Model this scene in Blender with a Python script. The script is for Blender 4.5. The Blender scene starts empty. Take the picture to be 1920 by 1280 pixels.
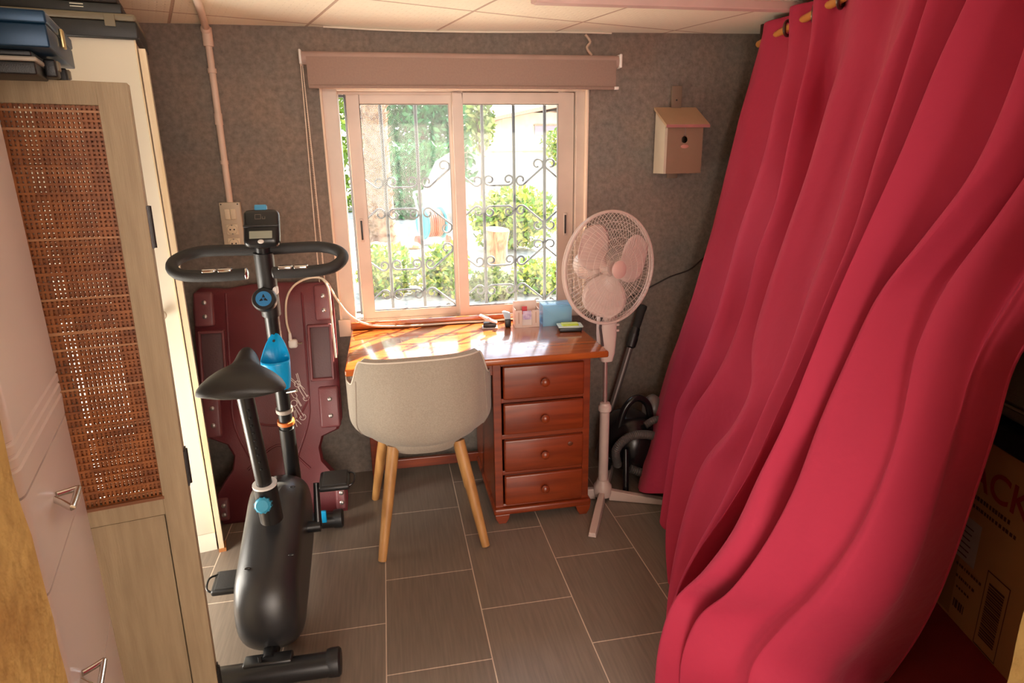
import bpy, bmesh, math, random
from mathutils import Vector, Matrix, Euler, noise
random.seed(7)
C = bpy.context.scene.collection
PI = math.pi
V3 = Vector

# ---------------- camera ----------------
def make_camera():
    yaw, pitch, roll = math.radians(10.8765), math.radians(15.947), math.radians(-0.8734)
    cy, sy = math.cos(yaw), math.sin(yaw)
    fwd = V3((sy*math.cos(pitch), cy*math.cos(pitch), -math.sin(pitch)))
    right = V3((cy, -sy, 0)); up = right.cross(fwd)
    r2 = right*math.cos(roll)+up*math.sin(roll); u2 = -right*math.sin(roll)+up*math.cos(roll)
    cam = bpy.data.cameras.new('camera'); o = bpy.data.objects.new('camera', cam); C.objects.link(o)
    m = Matrix((r2, u2, -fwd)).transposed().to_4x4(); m.translation = V3((0, 0, 1.5))
    o.matrix_world = m
    cam.sensor_width = 36; cam.sensor_fit = 'HORIZONTAL'; cam.lens = 36*1195.56/1920
    cam.clip_start = 0.02; cam.clip_end = 200
    bpy.context.scene.camera = o
make_camera()

# ---------------- light, world, exposure ----------------
sc = bpy.context.scene
sc.view_settings.view_transform = 'Standard'
sc.view_settings.look = 'None'
sc.view_settings.gamma = 1
sc.view_settings.exposure = 0.52
sc.view_settings.use_curve_mapping = False
sc.cycles.use_denoising = True
sc.cycles.max_bounces = 8
sc.cycles.diffuse_bounces = 5
sc.cycles.transparent_max_bounces = 24
sc.cycles.sample_clamp_indirect = 6
w = bpy.data.worlds.new('world'); sc.world = w; w.use_nodes = True
nt = w.node_tree; nt.nodes.clear()
tc = nt.nodes.new('ShaderNodeTexCoord'); sep = nt.nodes.new('ShaderNodeSeparateXYZ')
ramp = nt.nodes.new('ShaderNodeValToRGB'); bg = nt.nodes.new('ShaderNodeBackground'); wo = nt.nodes.new('ShaderNodeOutputWorld')
ramp.color_ramp.elements[0].position = 0.0; ramp.color_ramp.elements[0].color = (1.0, .93, .86, 1)
ramp.color_ramp.elements[1].position = 0.6; ramp.color_ramp.elements[1].color = (.62, .78, 1, 1)
nt.links.new(tc.outputs['Generated'], sep.inputs[0]); nt.links.new(sep.outputs['Z'], ramp.inputs[0])
nt.links.new(ramp.outputs[0], bg.inputs['Color']); nt.links.new(bg.outputs[0], wo.inputs[0])
bg.inputs['Strength'].default_value = 4.0
def lamp(name, kind, loc, target, energy, color, size=1, size_y=None):
    l = bpy.data.lights.new(name, kind); l.energy = energy; l.color = color
    if kind == 'AREA':
        l.shape = 'RECTANGLE'; l.size = size; l.size_y = size_y or size
    if kind == 'SUN': l.angle = size
    o = bpy.data.objects.new(name, l); C.objects.link(o); o.location = loc
    d = (V3(target)-V3(loc)); o.rotation_euler = d.to_track_quat('-Z', 'Y').to_euler()
    return o
SAZ, SEL = math.radians(42), math.radians(39)
sd = V3((math.sin(SAZ)*math.cos(SEL), math.cos(SAZ)*math.cos(SEL), math.sin(SEL)))
lamp('sun', 'SUN', sd*20, (0, 0, 0), 44.0, (1, .84, .62), math.radians(.6))
# added fill lamp behind the camera, shining in through the doorway
lamp('doorway_fill', 'AREA', (.35, -2.6, 1.75), (.35, 3, 1.55), 108, (1, .86, .76), 2.2, 1.9)
# unseen low fill lamp, added to brighten the ceiling from below
lamp('ceiling_fill', 'AREA', (.35, -1.6, .25), (.35, 2.4, 2.0), 16, (1, .84, .68), 1.8, .8)
# low daylight from the garden door in the left wall, hidden behind the folding screen
lamp('garden_door_daylight', 'AREA', (-1.30, 1.95, .50), (.9, 2.15, .95), 19, (1, .92, .80), .55, .8)

# ---------------- materials ----------------
MATS = {}
def M(name, col, rough=.5, metal=0, col2=None, nscale=8, stretch=(1, 1, 1), detail=4, bump=0, bscale=60, spec=.5, lo=.35, hi=.65, trans=0, sheen=0, coat=0, emit=None, bstretch=None):
    if name in MATS: return MATS[name]
    m = bpy.data.materials.new(name); m.use_nodes = True; n = m.node_tree; L = n.links
    b = n.nodes['Principled BSDF']
    b.inputs['Base Color'].default_value = (*col, 1); b.inputs['Roughness'].default_value = rough
    b.inputs['Metallic'].default_value = metal; b.inputs['Specular IOR Level'].default_value = spec
    if trans: b.inputs['Transmission Weight'].default_value = trans
    if sheen: b.inputs['Sheen Weight'].default_value = sheen
    if coat: b.inputs['Coat Weight'].default_value = coat; b.inputs['Coat Roughness'].default_value = .09
    t = n.nodes.new('ShaderNodeTexCoord')
    c2 = col2 or tuple(c*.9 for c in col)
    mp = n.nodes.new('ShaderNodeMapping'); mp.inputs['Scale'].default_value = stretch
    L.new(t.outputs['Object'], mp.inputs[0])
    nz = n.nodes.new('ShaderNodeTexNoise'); nz.inputs['Scale'].default_value = nscale; nz.inputs['Detail'].default_value = detail
    L.new(mp.outputs[0], nz.inputs['Vector'])
    r = n.nodes.new('ShaderNodeValToRGB'); r.color_ramp.elements[0].position = lo; r.color_ramp.elements[1].position = hi
    r.color_ramp.elements[0].color = (*c2, 1); r.color_ramp.elements[1].color = (*col, 1)
    L.new(nz.outputs['Fac'], r.inputs[0]); L.new(r.outputs[0], b.inputs['Base Color'])
    if bump:
        n2 = n.nodes.new('ShaderNodeTexNoise'); n2.inputs['Scale'].default_value = bscale; n2.inputs['Detail'].default_value = 3
        if bstretch:
            m2 = n.nodes.new('ShaderNodeMapping'); m2.inputs['Scale'].default_value = bstretch
            L.new(t.outputs['Object'], m2.inputs[0]); L.new(m2.outputs[0], n2.inputs['Vector'])
        else: L.new(t.outputs['Object'], n2.inputs['Vector'])
        bp = n.nodes.new('ShaderNodeBump'); bp.inputs['Strength'].default_value = min(1, bump); bp.inputs['Distance'].default_value = .004
        L.new(n2.outputs['Fac'], bp.inputs['Height']); L.new(bp.outputs[0], b.inputs['Normal'])
    MATS[name] = m
    return m
black = M('black_plastic', (.012, .012, .013), .38, bump=.15, bscale=500)
blacksat = M('black_satin_paint', (.010, .010, .011), .3)
rubber = M('black_foam', (.018, .017, .017), .75, bump=.3, bscale=400)
blue = M('bright_blue_plastic', (.0, .29, .60), .35)
white_pl = M('white_plastic', (.78, .74, .70), .4)
chrome = M('chrome', (.75, .73, .70), .18, 1)
steel = M('steel', (.45, .44, .43), .35, 1)
oak = M('oak_wood', (.52, .27, .09), .45, col2=(.38, .18, .055), nscale=6, stretch=(6, 6, .7))
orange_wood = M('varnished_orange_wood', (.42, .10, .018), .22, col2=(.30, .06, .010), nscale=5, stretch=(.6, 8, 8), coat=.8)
orange_front = M('shaded_varnished_wood', (.23, .036, .007), .34, col2=(.155, .022, .004), nscale=5, stretch=(.7, 8, 9), coat=.25)  # desk wood again, its colour darkened for the shade below the desktop
aluwhite = M('white_lacquered_aluminium', (.62, .51, .43), .35)
fabric_grey = M('woven_beige_grey_fabric', (.40, .34, .27), .9, col2=(.33, .28, .22), nscale=220, bump=.4, bscale=500, sheen=.2)
maroon = M('maroon_plastic', (.15, .022, .03), .42, col2=(.11, .016, .022), nscale=5, bump=.2, bscale=300)
screw = M('dull_screw_metal', (.5, .46, .44), .35, .9)
ivory = M('ivory_plastic', (.62, .55, .44), .4)
cord_m = M('cream_cable', (.75, .66, .52), .45)

# ---------------- mesh builder ----------------
WM = {}
class MB:
    def __init__(s): s.v = []; s.f = []; s.mi = []; s.cur = 0
    def add(s, vs, fs):
        o = len(s.v); s.v += [V3(p) for p in vs]; s.f += [tuple(i+o for i in f) for f in fs]; s.mi += [s.cur]*len(fs); return s
    def box(s, a, b, R=None, c=None):
        (x0, y0, z0), (x1, y1, z1) = a, b
        vs = [V3((x, y, z)) for x in (x0, x1) for y in (y0, y1) for z in (z0, z1)]
        if R is not None:
            c = V3(c) if c is not None else sum(vs, V3())/8
            vs = [R @ (p-c)+c for p in vs]
        return s.add(vs, [(0, 1, 3, 2), (4, 6, 7, 5), (0, 4, 5, 1), (2, 3, 7, 6), (0, 2, 6, 4), (1, 5, 7, 3)])
    def rbox(s, a, b, r=.01, seg=3, R=None, c=None):
        bm = bmesh.new(); bmesh.ops.create_cube(bm, size=1)
        a = V3(a); b = V3(b); ce = (a+b)/2; d = b-a
        for v in bm.verts: v.co = V3((v.co.x*d.x, v.co.y*d.y, v.co.z*d.z))
        r = min(r, min(abs(d.x), abs(d.y), abs(d.z))*.49)
        bmesh.ops.bevel(bm, geom=bm.edges[:], offset=r, segments=seg, profile=.5, affect='EDGES')
        vs = [v.co.copy() for v in bm.verts]; bm.verts.index_update(); fs = [tuple(v.index for v in f.verts) for f in bm.faces]; bm.free()
        if R is not None:
            cc = V3(c) if c is not None else ce
            vs = [R @ (p+ce-cc)+cc for p in vs]
        else: vs = [p+ce for p in vs]
        return s.add(vs, fs)
    def cyl(s, p0, p1, r0, r1=None, n=20, caps=True):
        return s.tube([p0, p1], [r0, r0 if r1 is None else r1], n, caps)
    def tube(s, pts, r, n=12, caps=True, closed=False):
        pts = [V3(p) for p in pts]; k = len(pts)
        rs = r if isinstance(r, (list, tuple)) else [r]*k
        vs = []; fs = []
        def tan(i):
            if closed: return (pts[(i+1) % k]-pts[i-1]).normalized()
            return (pts[min(i+1, k-1)]-pts[max(i-1, 0)]).normalized()
        t = tan(0); u = t.orthogonal().normalized()
        for i in range(k):
            t = tan(i); u = (u-t*u.dot(t)); u = u.normalized() if u.length > 1e-6 else t.orthogonal().normalized()
            w_ = t.cross(u)
            for j in range(n):
                a = 2*PI*j/n; vs.append(pts[i]+(u*math.cos(a)+w_*math.sin(a))*rs[i])
        m = k if closed else k-1
        for i in range(m):
            for j in range(n):
                a, b = i*n+j, i*n+(j+1) % n; c, d = ((i+1) % k)*n+(j+1) % n, ((i+1) % k)*n+j
                fs.append((a, b, c, d))
        if caps and not closed:
            fs.append(tuple(range(n))[::-1]); fs.append(tuple((k-1)*n+j for j in range(n)))
        return s.add(vs, fs)
    def lathe(s, prof, o, ax=(0, 0, 1), n=28):
        ax = V3(ax).normalized(); u = ax.orthogonal().normalized(); w_ = ax.cross(u); o = V3(o)
        vs = []; fs = []; k = len(prof)
        for (r, h) in prof:
            for j in range(n):
                a = 2*PI*j/n; vs.append(o+ax*h+(u*math.cos(a)+w_*math.sin(a))*max(r, 1e-5))
        for i in range(k-1):
            for j in range(n): fs.append((i*n+j, i*n+(j+1) % n, (i+1)*n+(j+1) % n, (i+1)*n+j))
        fs.append(tuple(range(n))[::-1]); fs.append(tuple((k-1)*n+j for j in range(n)))
        return s.add(vs, fs)
    def ball(s, c, r, n=16, m=10):
        r = r if isinstance(r, (tuple, list, Vector)) else (r, r, r)
        vs = []; fs = []
        for i in range(m+1):
            th = PI*i/m
            for j in range(n):
                ph = 2*PI*j/n; vs.append(V3(c)+V3((r[0]*math.sin(th)*math.cos(ph), r[1]*math.sin(th)*math.sin(ph), r[2]*math.cos(th))))
        for i in range(m):
            for j in range(n): fs.append((i*n+j, (i+1)*n+j, (i+1)*n+(j+1) % n, i*n+(j+1) % n))
        return s.add(vs, fs)
    def prism(s, poly, d, f=lambda x, y: V3((x, 0, y))):
        d = V3(d); n = len(poly); A = [V3(f(*p)) for p in poly]
        return s.add(A+[p+d for p in A], [tuple(range(n))[::-1], tuple(range(n, 2*n))]+[(i, (i+1) % n, n+(i+1) % n, n+i) for i in range(n)])
    def grid(s, P, closed_u=False, closed_v=False):
        nu, nv = len(P), len(P[0]); vs = [p for r in P for p in r]; fs = []
        for i in range(nu if closed_u else nu-1):
            for j in range(nv if closed_v else nv-1):
                fs.append((i*nv+j, ((i+1) % nu)*nv+j, ((i+1) % nu)*nv+(j+1) % nv, i*nv+(j+1) % nv))
        return s.add(vs, fs)
    def build(s, name, mat, parent=None, smooth=True, bevel=0, subsurf=0, solid=0, local=False, **tags):
        me = bpy.data.meshes.new(name)
        if parent is not None and not local:
            inv = WM[parent.name].inverted(); vs = [inv @ p for p in s.v]
        else: vs = s.v
        me.from_pydata([tuple(p) for p in vs], [], s.f)
        for m in (mat if isinstance(mat, (list, tuple)) else [mat]): me.materials.append(m)
        for p, i in zip(me.polygons, s.mi): p.material_index = i
        bm = bmesh.new(); bm.from_mesh(me)
        bmesh.ops.remove_doubles(bm, verts=bm.verts, dist=1e-6)
        bmesh.ops.recalc_face_normals(bm, faces=bm.faces); bm.to_mesh(me); bm.free()
        if smooth:
            me.polygons.foreach_set('use_smooth', [True]*len(me.polygons))
            try: me.set_sharp_from_angle(angle=math.radians(38))
            except Exception: pass
        me.update()
        o = bpy.data.objects.new(name, me); C.objects.link(o)
        if parent is not None: o.parent = parent; WM[o.name] = WM[parent.name].copy()
        else: WM[o.name] = Matrix()
        if solid:
            q = o.modifiers.new('solid', 'SOLIDIFY'); q.thickness = solid; q.offset = 0
        if bevel:
            q = o.modifiers.new('bevel', 'BEVEL'); q.width = bevel; q.segments = 2; q.limit_method = 'ANGLE'; q.angle_limit = math.radians(40)
        if subsurf:
            q = o.modifiers.new('sub', 'SUBSURF'); q.levels = subsurf; q.render_levels = subsurf
        for k, v in tags.items(): o[k] = v
        return o
def thing(name, label, cat, loc=(0, 0, 0), rotz=0, group=None, ry=0):
    o = bpy.data.objects.new(name, None); C.objects.link(o); o.empty_display_size = .1
    o.location = loc; o.rotation_euler = (0, ry, rotz); o['label'] = label; o['category'] = cat
    if group: o['group'] = group
    WM[o.name] = Matrix.Translation(V3(loc)) @ Euler((0, ry, rotz)).to_matrix().to_4x4()
    return o
def tag(o, label, cat, group=None, kind=None):
    o['label'] = label; o['category'] = cat
    if group: o['group'] = group
    if kind: o['kind'] = kind
    return o
def struct(o): o['kind'] = 'structure'; return o
def cat_rom(P, n):
    """smooth curve through the points, n samples per span"""
    P = [V3(p) for p in P]; out = []
    for i in range(len(P)-1):
        a, b, c, d = P[max(i-1, 0)], P[i], P[i+1], P[min(i+2, len(P)-1)]
        for k in range(n):
            t = k/n; out.append(.5*((2*b)+(c-a)*t+(2*a-5*b+4*c-d)*t*t+(3*b-a-3*c+d)*t**3))
    out.append(P[-1]); return out
def recentre(o, p):
    """put an object's origin at world point p (objects built in world space)"""
    p = V3(p); o.data.transform(Matrix.Translation(-p)); o.location = p; WM[o.name] = Matrix.Translation(p); return o
RZ = lambda a: Matrix.Rotation(a, 3, 'Z')
RX = lambda a: Matrix.Rotation(a, 3, 'X')
RY = lambda a: Matrix.Rotation(a, 3, 'Y')
def font_mesh(text, size, origin, right, up, mat, name, parent, depth=.0006, bold=0):
    cu = bpy.data.curves.new(name, 'FONT'); cu.body = text; cu.size = size; cu.extrude = depth; cu.offset = bold
    o = bpy.data.objects.new(name, cu); C.objects.link(o)
    dg = bpy.context.evaluated_depsgraph_get(); me = bpy.data.meshes.new_from_object(o.evaluated_get(dg))
    bpy.data.objects.remove(o); bpy.data.curves.remove(cu)
    r = V3(right).normalized(); u = V3(up).normalized(); n = r.cross(u)
    mb = MB(); mb.add([V3(origin)+r*v.co.x+u*v.co.y+n*v.co.z for v in me.vertices], [tuple(p.vertices) for p in me.polygons])
    bpy.data.meshes.remove(me)
    return mb.build(name, mat, parent, smooth=False)
# ======================= THE ROOM =======================
def floor_material():
    m = bpy.data.materials.new('grey_floor_tile'); m.use_nodes = True; n = m.node_tree; L = n.links; b = n.nodes['Principled BSDF']
    t = n.nodes.new('ShaderNodeTexCoord'); s = n.nodes.new('ShaderNodeSeparateXYZ'); c = n.nodes.new('ShaderNodeCombineXYZ')
    L.new(t.outputs['Object'], s.inputs[0])
    def off(o, d):
        a = n.nodes.new('ShaderNodeMath'); a.operation = 'ADD'; a.inputs[1].default_value = d; L.new(o, a.inputs[0]); return a.outputs[0]
    L.new(off(s.outputs['Y'], 4.645-1.8615+.232), c.inputs[0]); L.new(off(s.outputs['X'], 3.255-.2355), c.inputs[1])
    br = n.nodes.new('ShaderNodeTexBrick'); br.offset = .5; br.offset_frequency = 2
    br.inputs['Scale'].default_value = 1; br.inputs['Brick Width'].default_value = .4645; br.inputs['Row Height'].default_value = .3255
    br.inputs['Mortar Size'].default_value = .0022; br.inputs['Mortar Smooth'].default_value = .3; br.inputs['Bias'].default_value = -.2
    br.inputs['Color1'].default_value = (.215, .172, .138, 1); br.inputs['Color2'].default_value = (.183, .146, .117, 1)
    br.inputs['Mortar'].default_value = (.62, .50, .40, 1)
    L.new(c.outputs[0], br.inputs['Vector'])
    mp = n.nodes.new('ShaderNodeMapping'); mp.inputs['Scale'].default_value = (60, 3, 1); L.new(t.outputs['Object'], mp.inputs[0])
    nz = n.nodes.new('ShaderNodeTexNoise'); nz.inputs['Scale'].default_value = 2; nz.inputs['Detail'].default_value = 6; L.new(mp.outputs[0], nz.inputs['Vector'])
    mx = n.nodes.new('ShaderNodeMix'); mx.data_type = 'RGBA'; mx.blend_type = 'OVERLAY'; mx.inputs[0].default_value = .35
    L.new(br.outputs['Color'], mx.inputs[6]); L.new(nz.outputs['Fac'], mx.inputs[7]); L.new(mx.outputs[2], b.inputs['Base Color'])
    b.inputs['Roughness'].default_value = .33
    bp = n.nodes.new('ShaderNodeBump'); bp.invert = True; bp.inputs['Strength'].default_value = .4; bp.inputs['Distance'].default_value = .002
    L.new(br.outputs['Fac'], bp.inputs['Height']); L.new(bp.outputs[0], b.inputs['Normal'])
    return m
def ceiling_material():
    m = bpy.data.materials.new('embossed_ceiling_panel'); m.use_nodes = True; n = m.node_tree; L = n.links; b = n.nodes['Principled BSDF']
    t = n.nodes.new('ShaderNodeTexCoord'); mp = n.nodes.new('ShaderNodeMapping'); mp.inputs['Rotation'].default_value = (0, 0, math.radians(-18)); mp.inputs['Location'].default_value = (.33, .12, 0)
    L.new(t.outputs['Object'], mp.inputs[0])
    br = n.nodes.new('ShaderNodeTexBrick'); br.offset = 0; br.inputs['Scale'].default_value = 1; br.inputs['Brick Width'].default_value = .5; br.inputs['Row Height'].default_value = .5
    br.inputs['Mortar Size'].default_value = .006; br.inputs['Color1'].default_value = (.95, .90, .74, 1); br.inputs['Color2'].default_value = (.91, .86, .70, 1); br.inputs['Mortar'].default_value = (.55, .42, .32, 1)
    L.new(mp.outputs[0], br.inputs['Vector'])
    b2 = n.nodes.new('ShaderNodeTexBrick'); b2.inputs['Scale'].default_value = 1; b2.inputs['Brick Width'].default_value = .05; b2.inputs['Row Height'].default_value = .022
    b2.inputs['Mortar Size'].default_value = .005; b2.inputs['Mortar Smooth'].default_value = .8; L.new(mp.outputs[0], b2.inputs['Vector'])
    L.new(br.outputs['Color'], b.inputs['Base Color']); b.inputs['Roughness'].default_value = .6
    bp = n.nodes.new('ShaderNodeBump'); bp.invert = True; bp.inputs['Strength'].default_value = .35; bp.inputs['Distance'].default_value = .003
    L.new(b2.outputs['Fac'], bp.inputs['Height'])
    bq = n.nodes.new('ShaderNodeBump'); bq.invert = True; bq.inputs['Strength'].default_value = .8; bq.inputs['Distance'].default_value = .006
    L.new(br.outputs['Fac'], bq.inputs['Height']); L.new(bp.outputs[0], bq.inputs['Normal']); L.new(bq.outputs[0], b.inputs['Normal'])
    return m
def felt_material():
    m = bpy.data.materials.new('grey_brown_felt_wallpaper'); m.use_nodes = True; n = m.node_tree; L = n.links; b = n.nodes['Principled BSDF']
    t = n.nodes.new('ShaderNodeTexCoord')
    def nz(s, d):
        q = n.nodes.new('ShaderNodeTexNoise'); q.inputs['Scale'].default_value = s; q.inputs['Detail'].default_value = d; q.inputs['Roughness'].default_value = .65; L.new(t.outputs['Object'], q.inputs['Vector']); return q
    a, c = nz(42, 7), nz(3.0, 3)
    r = n.nodes.new('ShaderNodeValToRGB'); e = r.color_ramp.elements; e[0].position = .3; e[0].color = (.165, .135, .115, 1); e[1].position = .72; e[1].color = (.295, .246, .21, 1)
    L.new(a.outputs['Fac'], r.inputs[0])
    r2 = n.nodes.new('ShaderNodeValToRGB'); e = r2.color_ramp.elements; e[0].position = .35; e[0].color = (.84, .90, .92, 1); e[1].position = .65; e[1].color = (1.06, 1.0, .95, 1)
    L.new(c.outputs['Fac'], r2.inputs[0])
    mx = n.nodes.new('ShaderNodeMix'); mx.data_type = 'RGBA'; mx.blend_type = 'MULTIPLY'; mx.inputs[0].default_value = 1; L.new(r.outputs[0], mx.inputs[6]); L.new(r2.outputs[0], mx.inputs[7]); L.new(mx.outputs[2], b.inputs['Base Color'])
    b.inputs['Roughness'].default_value = .95
    bp = n.nodes.new('ShaderNodeBump'); bp.inputs['Strength'].default_value = .6; bp.inputs['Distance'].default_value = .004; L.new(nz(90, 5).outputs['Fac'], bp.inputs['Height']); L.new(bp.outputs[0], b.inputs['Normal'])
    return m
felt = felt_material()
ochre = M('ochre_plaster', (.44, .28, .09), .9, col2=(.30, .155, .04), nscale=9, bump=1, bscale=45, detail=8, lo=.25, hi=.55)
plaster = M('pink_beige_plaster', (.74, .60, .50), .85, bump=.4, bscale=60)
CEIL = 2.04
struct(MB().box((-2.2, .0, -.05), (2.9, 3.0, 0)).build('floor', floor_material(), smooth=False))
# ceiling: panels sagging a little towards the wall
P = []
for i in range(61):
    row = []
    for j in range(25):
        x = -2.2+5.1*i/60; y = .5+2.5*j/24
        k = max(0, (y-2.5)/.5)
        z = CEIL-.012*k*max(0, math.sin((x+.25)*PI/1.15)) + .012*max(0, x-.9)*k
        row.append(V3((x, y, z)))
    P.append(row)
mb = MB(); mb.grid(P); mb.add([(-2.2, .5, 2.12), (2.9, .5, 2.12), (2.9, 3.0, 2.12), (-2.2, 3.0, 2.12)], [(0, 1, 2, 3)])
struct(mb.build('ceiling', ceiling_material()))
# back wall with the window hole
OX0, OX1, OZ0, OZ1 = -.237, .950, .745, 1.805
mb = MB()
mb.box((-2.2, 3.0, -.05), (OX0, 3.24, 2.12)).box((OX1, 3.0, -.05), (2.9, 3.24, 2.12)).box((OX0, 3.0, -.05), (OX1, 3.24, OZ0)).box((OX0, 3.0, OZ1), (OX1, 3.24, 2.12))
struct(mb.build('wall_back', felt, smooth=False))
# dark wallpaper seam strip + torn corner near the ceiling
struct(MB().box((-.535, 2.998, .0), (-.532, 2.9995, 1.13)).build('trim_3', M('dark_seam', (.09, .07, .06), .9), smooth=False))
mb = MB(); mb.tube(cat_rom([(.93, 2.992, 2.03), (.95, 2.985, 2.0), (.935, 2.985, 1.975), (.96, 2.99, 1.945)], 5), .006, 6)
struct(mb.build('trim_4', M('old_filler_string', (.6, .45, .34), .9)))
struct(MB().prism([(-1.02, .3), (-1.75, 3.0), (-2.2, 3.0), (-2.2, .3)], (0, 0, 2.12), lambda x, y: V3((x, y, 0))).build('wall_left', felt, smooth=False))
struct(MB().box((2.55, .3, 0), (2.9, 3.0, 2.12)).build('wall_right', plaster, smooth=False))
# the thick ochre wall with the opening the photo was taken through
def rough_jamb(name, x_in, x_out, s):
    P = []
    for i in range(60):
        z = 2.12*i/59; row = []
        for (px, py) in ((x_out, .45), (x_in, .45), (x_in, .575), (x_in, .70), (x_out, .70)):
            nn = noise.noise(V3((px*5, py*9, z*7)))*.006+noise.noise(V3((px*5, py*30, z*28)))*.0035
            row.append(V3((px+s*nn, py, z)))
        P.append(row)
    mb = MB(); mb.grid(P); return struct(mb.build(name, ochre))
rough_jamb('wall_front', -.402, -2.2, 1)
rough_jamb('wall_front_right', .972, 2.9, -1)
# unseen hallway behind the opening, added to shut out sky light
lob = MB(); lob.box((-1.7, -3.3, -.05), (2.4, .0, 0)); struct(lob.build('floor_hallway', M('hallway_floor', (.30, .24, .19), .5), smooth=False))
lob = MB(); lob.box((-1.75, -3.3, 0), (-1.65, .45, 2.3)).box((2.35, -3.3, 0), (2.45, .45, 2.3)).box((-1.75, -3.4, 0), (2.45, -3.3, 2.3)); struct(lob.build('wall_hallway', M('hallway_plaster', (.62, .50, .36), .9), smooth=False))
struct(MB().box((-1.75, -3.4, 2.3), (2.45, .75, 2.4)).build('ceiling_hallway', M('hallway_ceiling', (.75, .70, .62), .9), smooth=False))
# moulding on the ceiling, a low threshold of wood not visible
pinkw = M('pinkish_painted_wood', (.66, .46, .42), .5)
struct(MB().box((.55, 2.375, 2.022), (2.5, 2.42, 2.041)).box((.55, 2.335, 2.01), (2.5, 2.378, 2.041)).build('trim_2', pinkw, smooth=False, bevel=.004))
# loose panel edge lines hanging at the wall
mb = MB()
mb.tube(cat_rom([(-.2, 2.97, 2.035), (.1, 2.965, 2.026), (.45, 2.97, 2.028), (.80, 2.98, 2.036), (1.05, 2.985, 2.037)], 6), .004, 6)
struct(mb.build('trim_5', M('ceiling_edge_filler', (.78, .68, .56), .7)))

# ---------------- window ----------------
alu = aluwhite
win = bpy.data.objects.new('window_1', None); C.objects.link(win); win.location = (.35, 3.06, .75); win['kind'] = 'structure'
WM['window_1'] = Matrix.Translation((.35, 3.06, .75))
mb = MB()
FX0, FX1, FZ0, FZ1 = -.172, .905, .752, 1.797
mb.box((OX0+.001, 3.01, OZ0), (FX0, 3.14, OZ1)).box((FX1, 3.03, OZ0), (OX1, 3.14, OZ1)).box((OX0, 3.02, FZ1), (OX1, 3.14, OZ1)).box((OX0, 3.02, OZ0), (OX1, 3.14, FZ0))
mb.box((FX0, 3.045, FZ0), (FX1, 3.05, FZ0+.01)).box((FX0, 3.09, FZ0), (FX1, 3.094, FZ0+.012)).box((FX0, 3.09, FZ1-.012), (FX1, 3.094, FZ1))
mb.build('window_frame', alu, win, smooth=False, bevel=.003)
def glass_mat():
    m = bpy.data.materials.new('dusty_window_glass'); m.use_nodes = True; n = m.node_tree; L = n.links; n.nodes.clear()
    o = n.nodes.new('ShaderNodeOutputMaterial'); tr = n.nodes.new('ShaderNodeBsdfTransparent'); gl = n.nodes.new('ShaderNodeBsdfGlossy'); df = n.nodes.new('ShaderNodeBsdfTranslucent')
    gl.inputs['Roughness'].default_value = .03; pass
    tr.inputs[0].default_value = (.97, .985, .98, 1); df.inputs[0].default_value = (.9, .95, .95, 1)
    m1 = n.nodes.new('ShaderNodeMixShader'); m2 = n.nodes.new('ShaderNodeMixShader'); m2.inputs[0].default_value = .012
    m1.inputs[0].default_value = .012; L.new(tr.outputs[0], m1.inputs[1]); L.new(gl.outputs[0], m1.inputs[2])
    L.new(m1.outputs[0], m2.inputs[1]); L.new(df.outputs[0], m2.inputs[2]); L.new(m2.outputs[0], o.inputs[0])
    return m
glass = glass_mat()
def sash(name, x0, x1, y, gx0, gx1, gz0, gz1, hx, z0=FZ0+.004, z1=FZ1-.003, lab=''):
    mb = MB(); t = .016
    mb.box((x0, y-t, z0), (gx0, y+t, z1)).box((gx1, y-t, z0), (x1, y+t, z1)).box((gx0, y-t, z0), (gx1, y+t, gz0)).box((gx0, y-t, gz1), (gx1, y+t, z1))
    s = mb.build('sash', alu, win, smooth=False, bevel=.003)
    MB().box((gx0-.004, y-.003, gz0-.004), (gx1+.004, y+.003, gz1+.004)).build('glass_pane', glass, s, smooth=False)
    mb = MB(); g = .004
    for a, b in (((gx0, gz0), (gx0+g, gz1)), ((gx1-g, gz0), (gx1, gz1)), ((gx0, gz0), (gx1, gz0+g)), ((gx0, gz1-g), (gx1, gz1))):
        mb.box((a[0], y-t*.6, a[1]), (b[0], y+t*.6, b[1]))
    mb.build('rubber_seal', M('dark_rubber_seal', (.22, .19, .17), .6), s, smooth=False)
    MB().rbox((hx-.009, y-t-.004, 1.135), (hx+.009, y-t+.002, 1.245), .006).build('handle', M('beige_latch_metal', (.62, .52, .45), .4), s)
    MB().rbox((hx-.0045, y-t-.006, 1.145), (hx+.0045, y-t-.001, 1.235), .004).build('finger_slot', black, s)
    return s
sash('sash', -.139, .345, 3.112, -.084, .318, .80, 1.748, -.113)
sash('sash', .330, .902, 3.075, .374, .828, .805, 1.745, .862)
# cream plaster around the hole + wooden sill board
mb = MB(); mb.box((OX0-.004, 2.996, OZ0-.03), (OX0+.006, 3.02, OZ1)).box((OX1-.006, 2.996, OZ0), (OX1+.004, 3.03, OZ1)).box((OX0, 2.996, OZ1-.004), (OX1, 3.02, OZ1+.004)).box((OX0-.012, 2.985, .71), (-.195, 3.0, .79))
struct(mb.build('trim_1', M('cream_plaster', (.82, .64, .50), .8), smooth=False, bevel=.002))

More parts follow.
